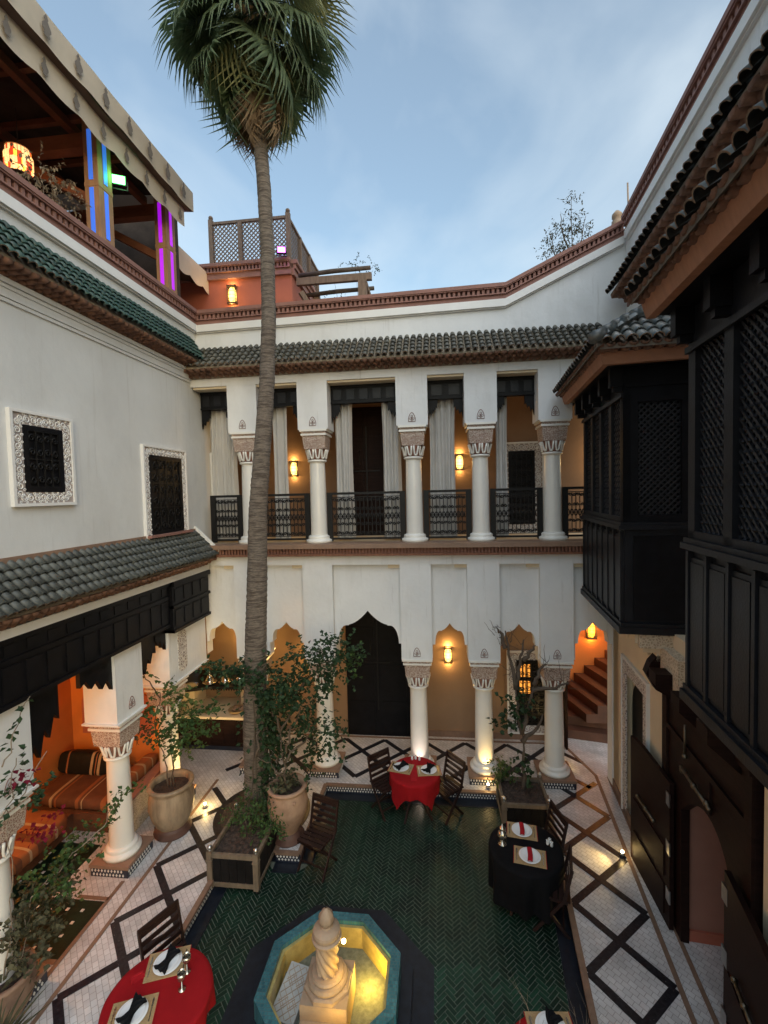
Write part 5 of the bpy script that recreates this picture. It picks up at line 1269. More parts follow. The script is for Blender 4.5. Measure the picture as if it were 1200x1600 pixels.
def place(who, loc, rot, nap):
    """mat, plate, napkin, cutlery, each its own thing"""
    T = Matrix.Translation((loc[0],loc[1],TZ)) @ Matrix.Rotation(rot,4,'Z')
    if 'm' not in PM:
        m = MB(); m.box(-.20,-.145,.002,.20,.145,.007)
        for k in range(26): y = -.14+.0112*k; m.box(-.2,y,.007,.2,y+.007,.0095)
        PM['m'] = m.mesh('placemat','straw')
        e = MB()
        for x in (-.205,.2): e.box(x,-.147,.002,x+.006,.147,.010)
        PM['e'] = e.mesh('edge','napkin_red')
        PM['p'] = MB().lathe([(.03,.012),(.085,.013),(.10,.018),(.137,.026),(.139,.028),(.136,.029),(.098,.022),(.07,.019),(.001,.019)], (0,0,0), 40, cap=False).mesh('plate','china')
        PM['p2'] = MB().lathe([(.03,.020),(.075,.022),(.112,.036),(.114,.038),(.111,.039),(.078,.027),(.001,.025)], (0,0,0), 40, cap=False).mesh('upper_plate','china')
        for x, kn in ((.165,1),(-.165,0)):
            w = .008 if kn else .010
            q = [(x-.005,-.10),(x+.005,-.10),(x+.004,.02),(x+w,.035),(x+w,.09),(x+w*.4,.105),(x-w*.4,.105),(x-w,.09),(x-w,.035),(x-.004,.02)]
            PM['c%d' % kn] = MB().prism(q, .0105, .0135, 'z').mesh('knife' if kn else 'fork', 'silver')
    o = tag(link('placemat', PM['m'], None, T), 'woven straw placemat '+who, 'placemat', 'straw placemats'); link('edge_binding', PM['e'], o, None, True)
    p = tag(link('dinner_plate', PM['p'], None, T @ Matrix.Translation((0,0,0))), 'white china plates stacked '+who, 'plate', 'white plates'); link('upper_plate', PM['p2'], p, None, True)
    tag(link('knife', PM['c1'], None, T), 'silver knife laid '+who, 'knife', 'knives'); tag(link('fork', PM['c0'], None, T), 'silver fork laid '+who, 'fork', 'forks')
    rg = random.Random(hash(who) % 99)
    if nap == 'red':
        mb = MB(); mb.grid(lambda u, v: ((u-.5)*.062+.006*sin(v*4), (v-.5)*.23, .045+.010*sin(u*pi)+.004*sin(v*7)-.012*abs(v-.5)), 6, 12)
        mb.grid(lambda u, v: ((u-.5)*.060+.006*sin(v*4), (v-.5)*.225, .033+.004*sin(v*7)), 6, 12)
        tag(ob('napkin', mb, 'napkin_red', M=T), 'folded red napkin '+who, 'napkin', 'folded napkins')
    else:
        mb = MB()
        def fn(u, v):
            a = (u-.5)*2; b = (v-.5)*2; w = .030+.062*abs(a)**1.4
            return (a*.115, b*w+.02*sin(a*3), .045+.034*(1-abs(a))*(1-b*b)+.010*sin(b*9+a*5)+.018*abs(a))
        mb.grid(fn, 22, 14); mb.grid(lambda u, v: tuple(Vector(fn(u,v))-Vector((0,0,.012))), 22, 14)
        tag(ob('napkin', mb, 'napkin_black', M=T @ Matrix.Rotation(.9,4,'Z')), 'twisted black napkin '+who, 'napkin', 'folded napkins')
def glass_thing(name, label, cat, loc, kind, s=1.):
    th = thing(name, label, cat, loc)
    if kind == 'lantern':
        ob('foot', MB().lathe([(.062,0),(.064,.008),(.03,.02),(.022,.05)], (0,0,0), 20), 'silver_glass', th, local=True)
        ob('globe', MB().lathe([(.022,.05),(.055,.08),(.068,.12),(.055,.165),(.034,.19)], (0,0,0), 20, cap=False), 'silver_glass', th, local=True)
        ob('lid', MB().lathe([(.034,.19),(.046,.20),(.040,.225),(.012,.25),(.008,.27)], (0,0,0), 16), 'silver_glass', th, local=True)
        return
    if kind == 'goblet':
        ob('bowl', MB().lathe([(.008,.085),(.03,.10),(.042,.135),(.040,.17),(.038,.17),(.040,.135),(.028,.104),(.001,.09)], (0,0,0), 20, cap=False), 'silver_glass', th, local=True)
        ob('stem', MB().lathe([(.036,0),(.036,.004),(.007,.012),(.006,.085)], (0,0,0), 16), 'silver_glass', th, local=True)
    if kind == 'cruet':
        ob('jar', MB().lathe([(.018,0),(.022,.02),(.016,.05),(.02,.06)], (0,0,0), 12), 'china', th, local=True)
        ob('stopper', MB().sphere((0,0,.066), .012, 8, 6), 'silver', th, local=True)
table('folding round table under the far red cloth', 'bright red cloth draped on the table by the back lip', (-.46,7.62,FZ), .42, 'cloth_red', .66, seed=1, rot=.25)
place('on the left of the far red table', (-.70,7.66), rad(-12), 'black'); place('on the right of the far red table', (-.22,7.62), rad(8), 'black')
ob_ = MB().hexa([(-.05,-.30,.0),(.05,-.30,.0),(.05,.30,.0),(-.05,.30,.0)], [(-.05,-.30,.003),(.05,-.30,.003),(.05,.30,.003),(-.05,.30,.003)])
tag(ob('table_runner', ob_, 'napkin_red', M=Matrix.Translation((-.46,7.62,TZ+.001))), 'narrow red runner down the middle of the far red table', 'runner')
for k, (dx, dy) in enumerate(((-.06,.30),(.0,.32),(.07,.29))): glass_thing('cruet', ('left','middle','right')[k]+' of three small cruets at the back of the far red table', 'cruet', (-.46+dx,7.62+dy,TZ+.003), 'cruet', .9)
table('folding round table under the black cloth', 'black cloth draped to the floor near the right planter', (1.10,6.06,FZ), .47, 'cloth_black', .7, .58, seed=2)
place('on the far side of the black table', (1.10,6.33), rad(-8), 'red'); place('on the near side of the black table', (1.12,5.88), rad(-10), 'red')
glass_thing('glass_lantern', 'silver glass candle lantern on the left of the black table', 'candle holder', (.80,6.09,TZ), 'lantern')
for k, (dx, dy) in enumerate(((0,0),(.035,.03),(.045,-.03))): glass_thing('cruet', ('front left','back','front right')[k]+' cruet of the cluster on the black table', 'cruet', (1.40+dx,6.12+dy,TZ), 'cruet')
table('folding round table under the front red cloth', 'dark red cloth on the table at the bottom left', (-2.76,3.88,FZ), .48, 'cloth_red', .68, seed=3, rot=.5)
place('on the far side of the front red table', (-2.84,4.17), rad(20), 'black'); place('on the near side of the front red table', (-2.90,3.70), rad(20), 'black')
glass_thing('goblet', 'glass goblet nearest the edge of the front red table', 'glass', (-2.56,3.96,TZ), 'goblet'); glass_thing('goblet', 'glass goblet beside the far plate of the front red table', 'glass', (-2.60,4.12,TZ), 'goblet')
tag(ob('menu_holder', MB().box(-.06,-.02,0,.06,.02,.05).box(-.05,-.012,.05,.05,.012,.06), 'napkin_red', M=Matrix.Translation((-3.05,4.0,TZ)) @ Matrix.Rotation(.7,4,'Z')), 'small dark red box on the front red table', 'box')
table('folding round table under the cloth at bottom edge', 'red cloth corner showing at the bottom edge under bare twigs', (.90,3.66,FZ), .42, 'cloth_red', .6, seed=4)
place('on the red table at the bottom edge', (.92,3.94), rad(5), 'black')
# ================================================================ planter boxes
def planter(label, x0, x1, y0, y1, zt):
    th = thing('planter_box', label, 'planter', ((x0+x1)/2,(y0+y1)/2,FZ), 0, 'wooden planter boxes'); w = .075; zb = FZ+.06
    for x in (x0, x1-w):
        for y in (y0, y1-w):
            p = ob('corner_post', MB().box(x,y,zb,x+w,y+w,zt+.03).box(x-.008,y-.008,zt-.10,x+w+.008,y+w+.008,zt-.08), 'planter_wood', th)
            ob('ball_finial', MB().lathe([(.02,0),(.016,.015)], (x+w/2,y+w/2,zt+.03), 10).sphere((x+w/2,y+w/2,zt+.075), .035, 12, 8), 'steel', p)
            ob('castor', MB().tube([(x+w/2-.015,y+w/2,FZ+.03),(x+w/2+.015,y+w/2,FZ+.03)], .028, 10).box(x+w/2-.012,y+w/2-.012,FZ+.03,x+w/2+.012,y+w/2+.012,zb), 'iron', p)
    for (a,b,c,d) in ((x0+w,y0+.012,x1-w,y0+.055),(x0+w,y1-.055,x1-w,y1-.012)):
        ob('top_rail', MB().box(a,b,zt-.06,c,d,zt), 'planter_wood', th); ob('bottom_rail', MB().box(a,b,zb+.02,c,d,zb+.08), 'planter_wood', th)
        n = 5
        for k in range(n): q = (c-a)/n; ob('panel_board', MB().box(a+q*k+.003,b+.014,zb+.081,a+q*(k+1)-.003,d-.012,zt-.061), 'planter_panel', th)
    for (a,b,c,d) in ((x0+.012,y0+w,x0+.055,y1-w),(x1-.055,y0+w,x1-.012,y1-w)):
        ob('top_rail', MB().box(a,b,zt-.06,c,d,zt), 'planter_wood', th); ob('bottom_rail', MB().box(a,b,zb+.02,c,d,zb+.08), 'planter_wood', th)
        n = 5
        for k in range(n): q = (d-b)/n; ob('panel_board', MB().box(a+.014,b+q*k+.003,zb+.081,c-.012,b+q*(k+1)-.003,zt-.061), 'planter_panel', th)
    s = MB(); rg = random.Random(4); s.grid(lambda u, v: (x0+.03+(x1-x0-.06)*u, y0+.03+(y1-y0-.06)*v, zt-.075+rg.uniform(-.012,.02)), 24, 24, False)
    ob('soil', s, 'soil', th)
planter('square wooden planter box with shrub in front of the palm', -3.30, -2.55, 5.80, 6.74, .40)
planter('square wooden planter box with thin tree by the right column', .95, 1.73, 7.22, 7.97, .36)
# ================================================================ clay pots
def pot(name, label, loc, prof, m, foot_prof=None, foot_m=None, soil_z=.75, soil_r=.2, lugs=None):
    th = thing(name, label, 'pot', loc, 0)
    ob('body', MB().lathe(prof, (0,0,0), 40, cap=False), m, th, local=True)
    if foot_prof: ob('stand', MB().lathe(foot_prof, (0,0,0), 32), foot_m, th, local=True)
    s = MB(); rg = random.Random(3); n = 20
    s.add([(0,0,soil_z)]+[(soil_r*cos(2*pi*i/n),soil_r*sin(2*pi*i/n),soil_z+rg.uniform(-.01,.01)) for i in range(n)], [(0,1+i,1+(i+1) % n) for i in range(n)])
    ob('soil', s, 'soil', th, local=True)
    if lugs:
        r, z, k = lugs
        for i in range(k): a = 2*pi*i/k-.9; ob('lug', MB().sphere((r*cos(a),r*sin(a),z), .028, 8, 6), m, th, local=True)
    return th
pot('clay_pot', 'tall tan clay pot with a slender shrub between left columns', (-4.36,6.70,0), [(.20,.10),(.25,.16),(.31,.30),(.345,.46),(.34,.60),(.315,.70),(.305,.73),(.335,.755),(.352,.785),(.345,.81),(.30,.815),(.275,.79),(.27,.72),(.28,.66),(.2,.6)], 'clay_glazed', [(.27,0),(.29,.03),(.25,.08),(.27,.11),(.22,.13),(.2,.2)], 'dark_clay', .72, .275)
pot('clay_urn', 'pale terracotta urn with ribbed foot beside the palm', (-2.42,6.72,0), [(.15,.12),(.19,.2),(.25,.32),(.30,.45),(.315,.58),(.30,.70),(.28,.76),(.275,.79),(.30,.805),(.315,.83),(.30,.855),(.26,.85),(.235,.82),(.24,.74),(.2,.7)], 'terracotta', [(.24,0),(.25,.03),(.20,.07),(.21,.09),(.15,.12),(.14,.2)], 'dark_clay', .76, .24, (.30,.70,3))
pot('round_pot', 'round terracotta pot at the bottom left edge', (-4.62,4.05,0), [(.16,0),(.24,.12),(.28,.28),(.27,.40),(.29,.43),(.285,.455),(.24,.455),(.23,.42),(.2,.3)], 'terracotta', None, None, .36, .235)
# ================================================================ lounge seats
def slab_cushion(name, label, cat, c, sx, sy, sz, m, stripes, axis=0, rz=0, tilt=0, group=None):
    """soft box with rounded edges; stripes are woven bands of their own"""
    mb = MB(); nu, nv = 24, 12
    def sup(u, v):
        th_ = (u)*2*pi; ph = (v-.5)*pi; e = .42
        f = lambda w: math.copysign(abs(w)**e, w)
        return (sx*f(cos(ph))*f(cos(th_)), sy*f(cos(ph))*f(sin(th_)), sz*f(sin(ph)))
    mb.grid(sup, nu*2, nv)
    M = Matrix.Translation(c) @ Matrix.Rotation(rz,4,'Z') @ Matrix.Rotation(tilt,4,'X')
    o = ob(name, mb, m, M=M); tag(o, label, cat, group)
    for t, w, sm in stripes:
        b = MB(); L = []
        for i in range(41):
            a = 2*pi*i/40; e = .42; f = lambda q: math.copysign(abs(q)**e, q)
            L.append((f(cos(a)), f(sin(a))))
        k = 1.008
        A = []
        for s_ in (-w/2, w/2):
            for p, q in L: A.append((t*sx+s_, p*sy*k, q*sz*k) if axis == 0 else (p*sx*k, t*sy+s_, q*sz*k))
        b.add(A, [(i, i+1, 41+i+1, 41+i) for i in range(40)], True); ob('woven_stripe', b, sm, o, local=True)
    return o
bn = thing('lounge_bench', 'plastered corner bench in the orange lounge', 'bench', (-6.2,6.6,0))
ob('bench_base', MB().box(-6.94,6.55,0,-5.08,7.69,.30), 'cushion_brown', bn); ob('bench_base', MB().box(-6.94,2.81,0,-6.0,6.549,.30), 'cushion_brown', bn); ob('bench_end', MB().box(-5.079,6.45,0,-4.96,7.69,.56), 'carved_cream', bn); ob('bench_cap', MB().box(-5.12,6.42,.56,-4.93,7.69,.60), 'pink_trim', bn)
ST = lambda n, w=.03, m='cushion_cream': [(-.8+1.6*k/(n-1), w, m if k % 2 else 'cushion_orange') for k in range(n)]
slab_cushion('seat_cushion', 'brown striped seat cushion along the far lounge wall', 'cushion', (-5.95,7.10,.40), .86, .52, .11, 'cushion_brown', [(-.55,.05,'cushion_cream'),(-.45,.03,'cushion_orange'),(.0,.06,'cushion_orange'),(.1,.02,'cushion_cream'),(.55,.10,'cushion_orange'),(.68,.03,'cushion_cream')])
slab_cushion('seat_cushion', 'orange striped seat cushion nearest the near pillar', 'cushion', (-6.30,5.72,.41), .55, .62, .12, 'cushion_orange', [(-.6,.10,'cushion_brown'),(-.3,.04,'cushion_cream'),(.0,.14,'cushion_brown'),(.4,.05,'cushion_cream')], axis=1)
slab_cushion('bolster', 'dark striped bolster leaning on the orange lounge wall', 'pillow', (-6.36,7.33,.66), .52, .13, .19, 'planter_panel', [(-.55,.03,'cushion_orange'),(.35,.05,'cushion_cream'),(.5,.02,'cushion_orange'),(.62,.05,'cushion_cream')], tilt=rad(-18))
slab_cushion('bolster', 'tan bolster behind the near left column', 'pillow', (-5.28,7.22,.62), .11, .42, .11, 'cushion_orange', [(-.5,.03,'cushion_cream'),(.0,.05,'cushion_cream'),(.5,.03,'cushion_cream')], axis=1)
# ================================================================ counter with silver dishes
ct = thing('serving_counter', 'dark panelled serving counter with shelf in the back left corner', 'counter', (-4.8,9.4,0))
ob('cabinet', MB().box(-5.72,8.95,.10,-4.0,9.80,.70), 'brown_door', ct)
for k in range(6): ob('cabinet_board', MB().box(-5.7+.283*k,8.935,.12,-5.7+.283*k+.27,8.949,.68), 'brown_door', ct)
ob('counter_top', MB().box(-5.74,8.90,.70,-3.97,9.82,.75), 'cream', ct); ob('kickboard', MB().box(-5.7,8.97,0,-4.05,9.8,.10), 'mosaic_dark', ct)
mb = MB(); mb.prism([(-5.72,8.45),(-5.3,8.75),(-4.8,8.95),(-3.95,8.98),(-3.95,9.83),(-5.72,9.83)], 1.33, 1.38, 'z'); ob('upper_shelf', mb, 'black_wood', ct)
sc_ = MB(); 
for k in range(16): x = -4.85+.056*k; sc_.prism([(x,1.33),(x+.027,1.29),(x+.054,1.33)], 8.965, 8.985, 'y')
ob('scalloped_trim', sc_, 'brown_door', ct); obs('shelf_upright', MB().box(-4.42,9.5,.75,-4.36,9.8,1.33).box(-5.72,9.3,.75,-5.4,9.8,1.33), 'cream', ct)
def dish(label, loc, kind):
    th = thing('silver_tagine' if kind else 'silver_platter', label, 'dish', loc, 0, 'silver dishes on the shelf')
    ob('plate', MB().lathe([(.03,0),(.11,.01),(.15,.03),(.148,.034),(.10,.018),(.001,.012)], (0,0,0), 24, cap=False), 'silver', th, local=True)
    if kind:
        ob('cone_lid', MB().lathe([(.115,.02),(.10,.06),(.05,.15),(.02,.22),(.026,.24),(.024,.26)], (0,0,0), 24), 'silver', th, local=True)
for k, (x, y, kd) in enumerate(((-5.25,8.93,0),(-4.93,9.12,1),(-4.60,9.17,1),(-4.27,9.17,1))):
    dish(('flat silver platter at the left end of the dark shelf','silver cone-lidded dish next to the platter on the shelf','silver cone-lidded dish in the middle of the shelf','silver cone-lidded dish by the palm trunk on the shelf')[k], (x,y,1.382), kd)
bk = thing('fruit_basket', 'oval wicker basket of fruit on the counter', 'basket', (-4.35,9.15,.752))
ob('basket', MB().lathe([(.10,0),(.16,.03),(.19,.07),(.185,.075),(.15,.035),(.001,.02)], (0,0,0), 24, cap=False), 'straw', bk, local=True)
rg = random.Random(2)
for k in range(11): a = rg.uniform(0,6.3); r = rg.uniform(0,.12); ob('fruit', MB().sphere((r*cos(a),r*sin(a),.07+rg.uniform(0,.02)), .034, 8, 6), 'terracotta', bk, local=True)
tag(ob('round_jar', MB().lathe([(.03,0),(.06,.03),(.062,.07),(.035,.10),(.012,.12)], (-4.98,9.05,.752), 16), 'dark_clay'), 'small dark round jar on the counter', 'jar')
# ================================================================ plants
def rvec(rg): 
    while 1:
        v = Vector((rg.uniform(-1,1),rg.uniform(-1,1),rg.uniform(-1,1)))
        if .05 < v.length < 1: return v.normalized()
def add_leaf(mb, p, d, L, W, rg, fold=.25):
    d = d.normalized(); s = d.cross(Vector((0,0,1)))
    if s.length < .1: s = Vector((1,0,0))
    s = (s.normalized()+rvec(rg)*.45).normalized(); n = s.cross(d).normalized()
    if n.z < 0: n = -n
    m = p+d*L*.45-n*L*.03; t = p+d*L-n*L*rg.uniform(.05,.3)
    mb.add([p, m+s*W+n*fold*W, t, m-s*W+n*fold*W], [(0,1,2),(0,2,3)])
def blob(mb, c, r, n, L, rg, hang=.3, hollow=.35, ratio=.42):
    """leaves through an ellipsoid's volume in small sprigs, outline uneven"""
    c = Vector(c); k = 0
    while k < n:
        v = rvec(rg)*(hollow+(1-hollow)*rg.random()**.6)*rg.choice((1,1,1,1.18,.8))
        p0 = c+Vector((v.x*r[0],v.y*r[1],v.z*r[2])); axis = (Vector((v.x,v.y,v.z*.6))+rvec(rg)*.7-Vector((0,0,hang))).normalized()
        m = rg.randint(4,7)
        for j in range(m):
            p = p0+axis*(L*.55*j)+rvec(rg)*L*.15; d = (axis*.6+rvec(rg)*.9).normalized(); l = L*rg.uniform(.65,1.2); add_leaf(mb, p, d, l, l*ratio, rg); k += 1
def wander(a, b, n, amp, rg):
    a = Vector(a); b = Vector(b); pts = []; off = Vector((0,0,0))
    for i in range(n+1):
        t = i/n; pts.append(a.lerp(b,t)+off*sin(pi*t)); off = off*.7+rvec(rg)*amp
    return pts
def stems(mb, lines, r0, r1, rg, n=8, amp=.05):
    for a, b in lines:
        pts = wander(a, b, n, amp, rg); mb.tube(pts, [r0+(r1-r0)*i/n for i in range(n+1)], 6)
def plant(name, label, cat, base, st, bl, leafm, L, seed, r0=.02, r1=.006, stem_m='twig', amp=.05, group=None, ratio=.42, hang=.3):
    rg = random.Random(seed); th = thing(name, label, cat, base, 0, group)
    if st: m = MB(); stems(m, st, r0, r1, rg, amp=amp); ob('stems', m, stem_m, th)
    f = {}
    for b in bl:
        lm = b[3] if len(b) > 3 else leafm; blob(f.setdefault(lm, MB()), b[0], b[1], b[2], L, rg, hang, ratio=ratio)
    for lm, m in f.items(): ob('foliage' if lm != 'petal' else 'blossom', m, lm, th)
    return th, rg
# ---------------------------------------------------------------- palm
pal = thing('palm_tree', 'tall fan palm with curved brown trunk rising through the courtyard', 'palm', (-3.02,6.98,0))
tp = [(-3.04,7.0,-.02,.27),(-3.03,6.98,.25,.235),(-3.01,6.93,.8,.215),(-2.985,6.87,1.56,.205),(-2.93,6.82,2.3,.200),(-2.88,6.8,3.1,.194),(-2.817,6.8,4.14,.185),(-2.768,6.8,5.14,.172),(-2.658,6.8,6.13,.160),(-2.55,6.8,7.1,.150),(-2.484,6.8,8.07,.143),(-2.469,6.8,9.02,.140),(-2.484,6.8,9.97,.137),(-2.529,6.8,10.9,.134),(-2.56,6.8,11.6,.14),(-2.57,6.8,13.2,.13)]
rg = random.Random(11); P_, R_ = [], []
for i in range(len(tp)-1):
    a, b = tp[i], tp[i+1]; k = max(2, int((b[2]-a[2])/.045))
    for j in range(k):
        t = j/k; P_.append(tuple(a[q]+(b[q]-a[q])*t for q in range(3))); R_.append((a[3]+(b[3]-a[3])*t)*(1+.016*((len(R_) % 2)*2-1)+rg.uniform(-.022,.022)))
R_ = [r*(.90-.16*min(1,max(0,(p[2]-1.5)/7))) for r, p in zip(R_, P_)]
m = MB(); m.tube(P_, R_, 22)
v2 = []
for i, v in enumerate(m.v): v2.append((v[0]+rg.uniform(-.003,.003), v[1]+rg.uniform(-.003,.003), v[2]+rg.uniform(-.010,.010)))
m.v = v2; ob('trunk', m, 'palm_bark', pal)
def fan_leaf(rg, lp, rad_, nseg=40, spread=2.35, droop=.35, split=.45, dead=False):
    mb = MB()
    # petiole along +x, slightly arched
    mb.tube([(lp*t,0,-.10*lp*t*t) for t in (0,.25,.5,.75,1)], [.020,.016,.013,.011,.009], 5)
    c = Vector((lp,0,-.10*lp)); r_split = rad_*split
    for i in range(nseg):
        a0 = -spread/1.0+2*spread*i/nseg; a1 = a0+2*spread/nseg; am = (a0+a1)/2
        L = rad_*(1-.22*abs(am/spread)**2)*rg.uniform(.88,1.06)
        def pt(a, r, off=0):
            cup = .20*r*(1-cos(a*.7))*0; dz = -droop*(r/rad_)**2*rad_*(.6+.5*abs(am/spread))-abs(off)
            return Vector((c.x+r*cos(a), c.y+r*sin(a), c.z+dz))
        fold = .018 if not dead else .03
        rs = r_split*rg.uniform(.85,1.1); jit = rg.uniform(-.03,.03)
        b0 = c; A = [c, pt(a0,rs), pt(am,rs)+Vector((0,0,fold)), pt(a1,rs)]
        t1 = L*.78; w = (a1-a0)*.30
        A += [pt(am-w*.7+jit,t1), pt(am+jit,t1)+Vector((0,0,fold*.7)), pt(am+w*.7+jit,t1)]
        tip = pt(am+jit*2,L); tip.z -= rg.uniform(.02,.14)*rad_*(1.6 if dead else 1); A.append(tip)
        mb.add(A, [(0,1,2),(0,2,3),(1,4,5,2),(2,5,6,3),(4,7,5),(5,7,6)])
    return mb
FV = {}
for nm, mm, pr in (('g','frond',[(.70,.92,.55),(.78,.88,.80),(.64,.98,1.0)]), ('y','frond_yellow',[(.64,.92,.95),(.72,.86,1.1)]), ('d','frond_dead',[(.26,.74,.35),(.34,.84,.45)])):
    FV[nm] = [fan_leaf(rg, a, b, 34, 2.0 if nm != 'd' else .5, c, .66 if nm == 'g' else .5, nm == 'd').mesh('frond', mm) for a, b, c in pr]
def frond(kind, az, el, z, roll=0, sc=1.):
    z += .38; sc *= .86 if kind != 'd' else 1.0
    t = max(0, min(1, (z-10.9)/1.4)); M = Matrix.Translation((-2.53-.04*t+.09*cos(az), 6.8+.09*sin(az), z)) @ Matrix.Rotation(az,4,'Z') @ Matrix.Rotation(-el,4,'Y') @ Matrix.Rotation(roll,4,'X') @ Matrix.Scale(sc,4)
    link('frond', rg.choice(FV[kind]), pal, M)
ga = 2.39996
for k in range(34):
    az = k*ga+rg.uniform(-.25,.25); q = k/33
    el = rad(62-100*q+rg.uniform(-10,10)); z = 12.75-.65*q+rg.uniform(-.05,.05)
    frond('g' if rg.random() > .15 else 'y', az, el, z, rg.uniform(-.5,.5), rg.uniform(.9,1.1))
# the older fans hang at their own heights all round
for kind, azd, eld, z, ro, sc in (('g',-78,-34,12.2,.1,1.12),('y',-112,-52,12.25,-.2,1.15),('g',-150,-52,11.95,.3,1.12),('g',178,-58,11.9,-.3,1.15),('g',205,-30,12.2,.2,1.1),('g',160,-68,11.75,.2,1.05),
        ('g',-35,-52,12.05,-.3,1.15),('y',-12,-60,11.95,.2,1.1),('g',10,-40,12.2,.3,1.1),('g',22,-72,11.65,-.2,1.05),('g',60,-55,11.9,0,1.1),('g',100,-60,11.9,.3,1.1),('g',130,-45,12.0,-.3,1.1),('y',-135,-66,12.1,.3,1.0),('y',-60,-60,12.1,.3,.95),('g',-20,-22,12.3,.2,1.1),('g',190,-12,12.4,-.2,1.1)):
    frond(kind, rad(azd)+rg.uniform(-.08,.08), rad(eld), z, ro, sc)
for k in range(20):
    az = k*ga+.6; frond('d', az, rad(-74+rg.uniform(-9,9)), 11.42-.35*(k/30)+rg.uniform(-.08,.08), rg.uniform(-.8,.8), rg.uniform(.75,1.15))
bs = MB()
for k in range(60):
    az = k*ga; z = 11.75+1.2*k/60; bs.bar((-2.54+.12*cos(az),6.8+.12*sin(az),z), (-2.54+.30*cos(az),6.8+.30*sin(az),z+.16), .05, .012)
ob('leaf_bases', bs, 'frond_dead', pal)
tag(ob('palm_bed', MB().lathe([(.62,-.01),(.62,.012)], (-3.02,7.05,0), 40).lathe([(.80,-.01),(.80,.0085)], (-3.02,7.05,0), 48), 'black_tile', pave), '', '') if 0 else ob('palm_bed_ring', MB().lathe([(.80,-.01),(.80,.0085)], (-3.04,7.20,0), 48), 'black_tile', pave)
ob('palm_bed_soil', MB().lathe([(.68,-.01),(.68,.013)], (-3.04,7.20,0), 48), 'soil', pave)
# ivy and shrub around the palm foot
iv = thing('climbing_ivy', 'dark ivy climbing round the foot of the palm trunk', 'ivy', (-2.9,6.85,0)); m = MB(); st = MB()
for k in range(900):
    z = 2.35*rg.random()**.85; a = rg.uniform(-1.0,1.1) if rg.random() < .93 else rg.uniform(0,6.3); rr = .22+.34*rg.random()**1.6*(1 if -1.1 < a < 1.2 else .1)
    p = Vector((-2.98+rr*cos(a), 6.92-.03*z+rr*sin(a), z)); d = Vector((cos(a),sin(a),-.5))+rvec(rg)*.8; l = rg.uniform(.05,.095); add_leaf(m, p, d, l, l*.5, rg)
for k in range(9): a = -1.8+.4*k; st.tube(wander((-2.98+.27*cos(a),6.95+.27*sin(a),0), (-2.96+.24*cos(a+.5),6.88+.24*sin(a+.5),2.2), 10, .05, rg), .010, 5)
ob('foliage', m, 'leaf_dark', iv); ob('stems', st, 'twig', iv)
U = (-2.42,6.72,.74)
plant('urn_shrub', 'spreading dark green shrub growing from the pale terracotta urn', 'shrub', (-2.42,6.72,.76),
  [(U,(-2.50,6.7,1.7)),((-2.50,6.7,1.7),(-2.75,6.65,2.45)),((-2.50,6.7,1.7),(-2.2,6.75,2.35)),((-2.44,6.7,1.2),(-1.95,6.75,1.75)),((-2.2,6.75,2.35),(-1.75,6.8,2.95)),((-2.43,6.7,1.0),(-2.85,6.6,1.35)),((-2.85,6.6,1.35),(-2.75,6.6,1.95)),((-2.75,6.65,2.45),(-3.4,6.7,2.72)),((-2.46,6.7,1.3),(-2.15,6.7,2.1))],
  [((-3.30,6.66,2.70),(.34,.26,.13),280),((-2.80,6.6,2.68),(.34,.28,.14),330),((-2.46,6.66,2.42),(.36,.30,.24),430),((-2.12,6.70,2.35),(.34,.28,.24),330),((-2.00,6.75,2.82),(.34,.28,.20),340),((-1.62,6.80,3.02),(.34,.26,.15),300),((-1.72,6.8,2.55),(.30,.2,.16),170),((-1.95,6.72,1.92),(.34,.25,.14),130),((-1.66,6.72,1.72),(.24,.2,.11),80),((-1.80,6.72,1.38),(.22,.2,.12),60),((-1.30,6.82,2.84),(.26,.12,.05),70,'leaf'),((-2.35,6.95,1.6),(.30,.25,.5),230,'leaf_dark'),((-2.25,6.95,.95),(.25,.2,.3),120,'leaf_dark'),((-2.42,6.68,.84),(.16,.16,.06),110,'leaf_olive')],
  'leaf_dark', .072, 21, .022, .008, 'twig', .05, ratio=.46)
Q = (-4.36,6.70,.70)
plant('pot_shrub', 'slender light green shrub growing from the tall tan clay pot', 'shrub', (-4.36,6.70,.72),
  [((-4.40,6.7,.7),(-4.56,6.68,1.55)),((-4.56,6.68,1.55),(-4.45,6.66,2.3)),((-4.30,6.7,.7),(-4.28,6.66,1.7)),((-4.28,6.66,1.7),(-4.0,6.6,2.2)),((-4.28,6.66,1.5),(-3.85,6.6,1.75)),((-4.38,6.7,.7),(-4.25,6.66,1.35)),((-4.45,6.66,2.2),(-4.75,6.6,2.75))],
  [((-4.38,6.62,2.02),(.30,.24,.34),190),((-4.18,6.60,1.72),(.28,.22,.26),180,'leaf'),((-3.92,6.58,1.78),(.24,.2,.22),170,'leaf'),((-3.66,6.58,2.00),(.20,.18,.15),130,'leaf'),((-4.02,6.56,1.45),(.16,.15,.12),90,'leaf_light'),((-4.05,6.6,2.25),(.22,.16,.16),110,'leaf_light'),((-4.70,6.6,2.62),(.16,.14,.10),50,'leaf'),((-4.62,6.6,1.7),(.16,.14,.14),60,'leaf_olive')],
  'leaf', .070, 22, .012, .005, 'twig', .035, ratio=.5)
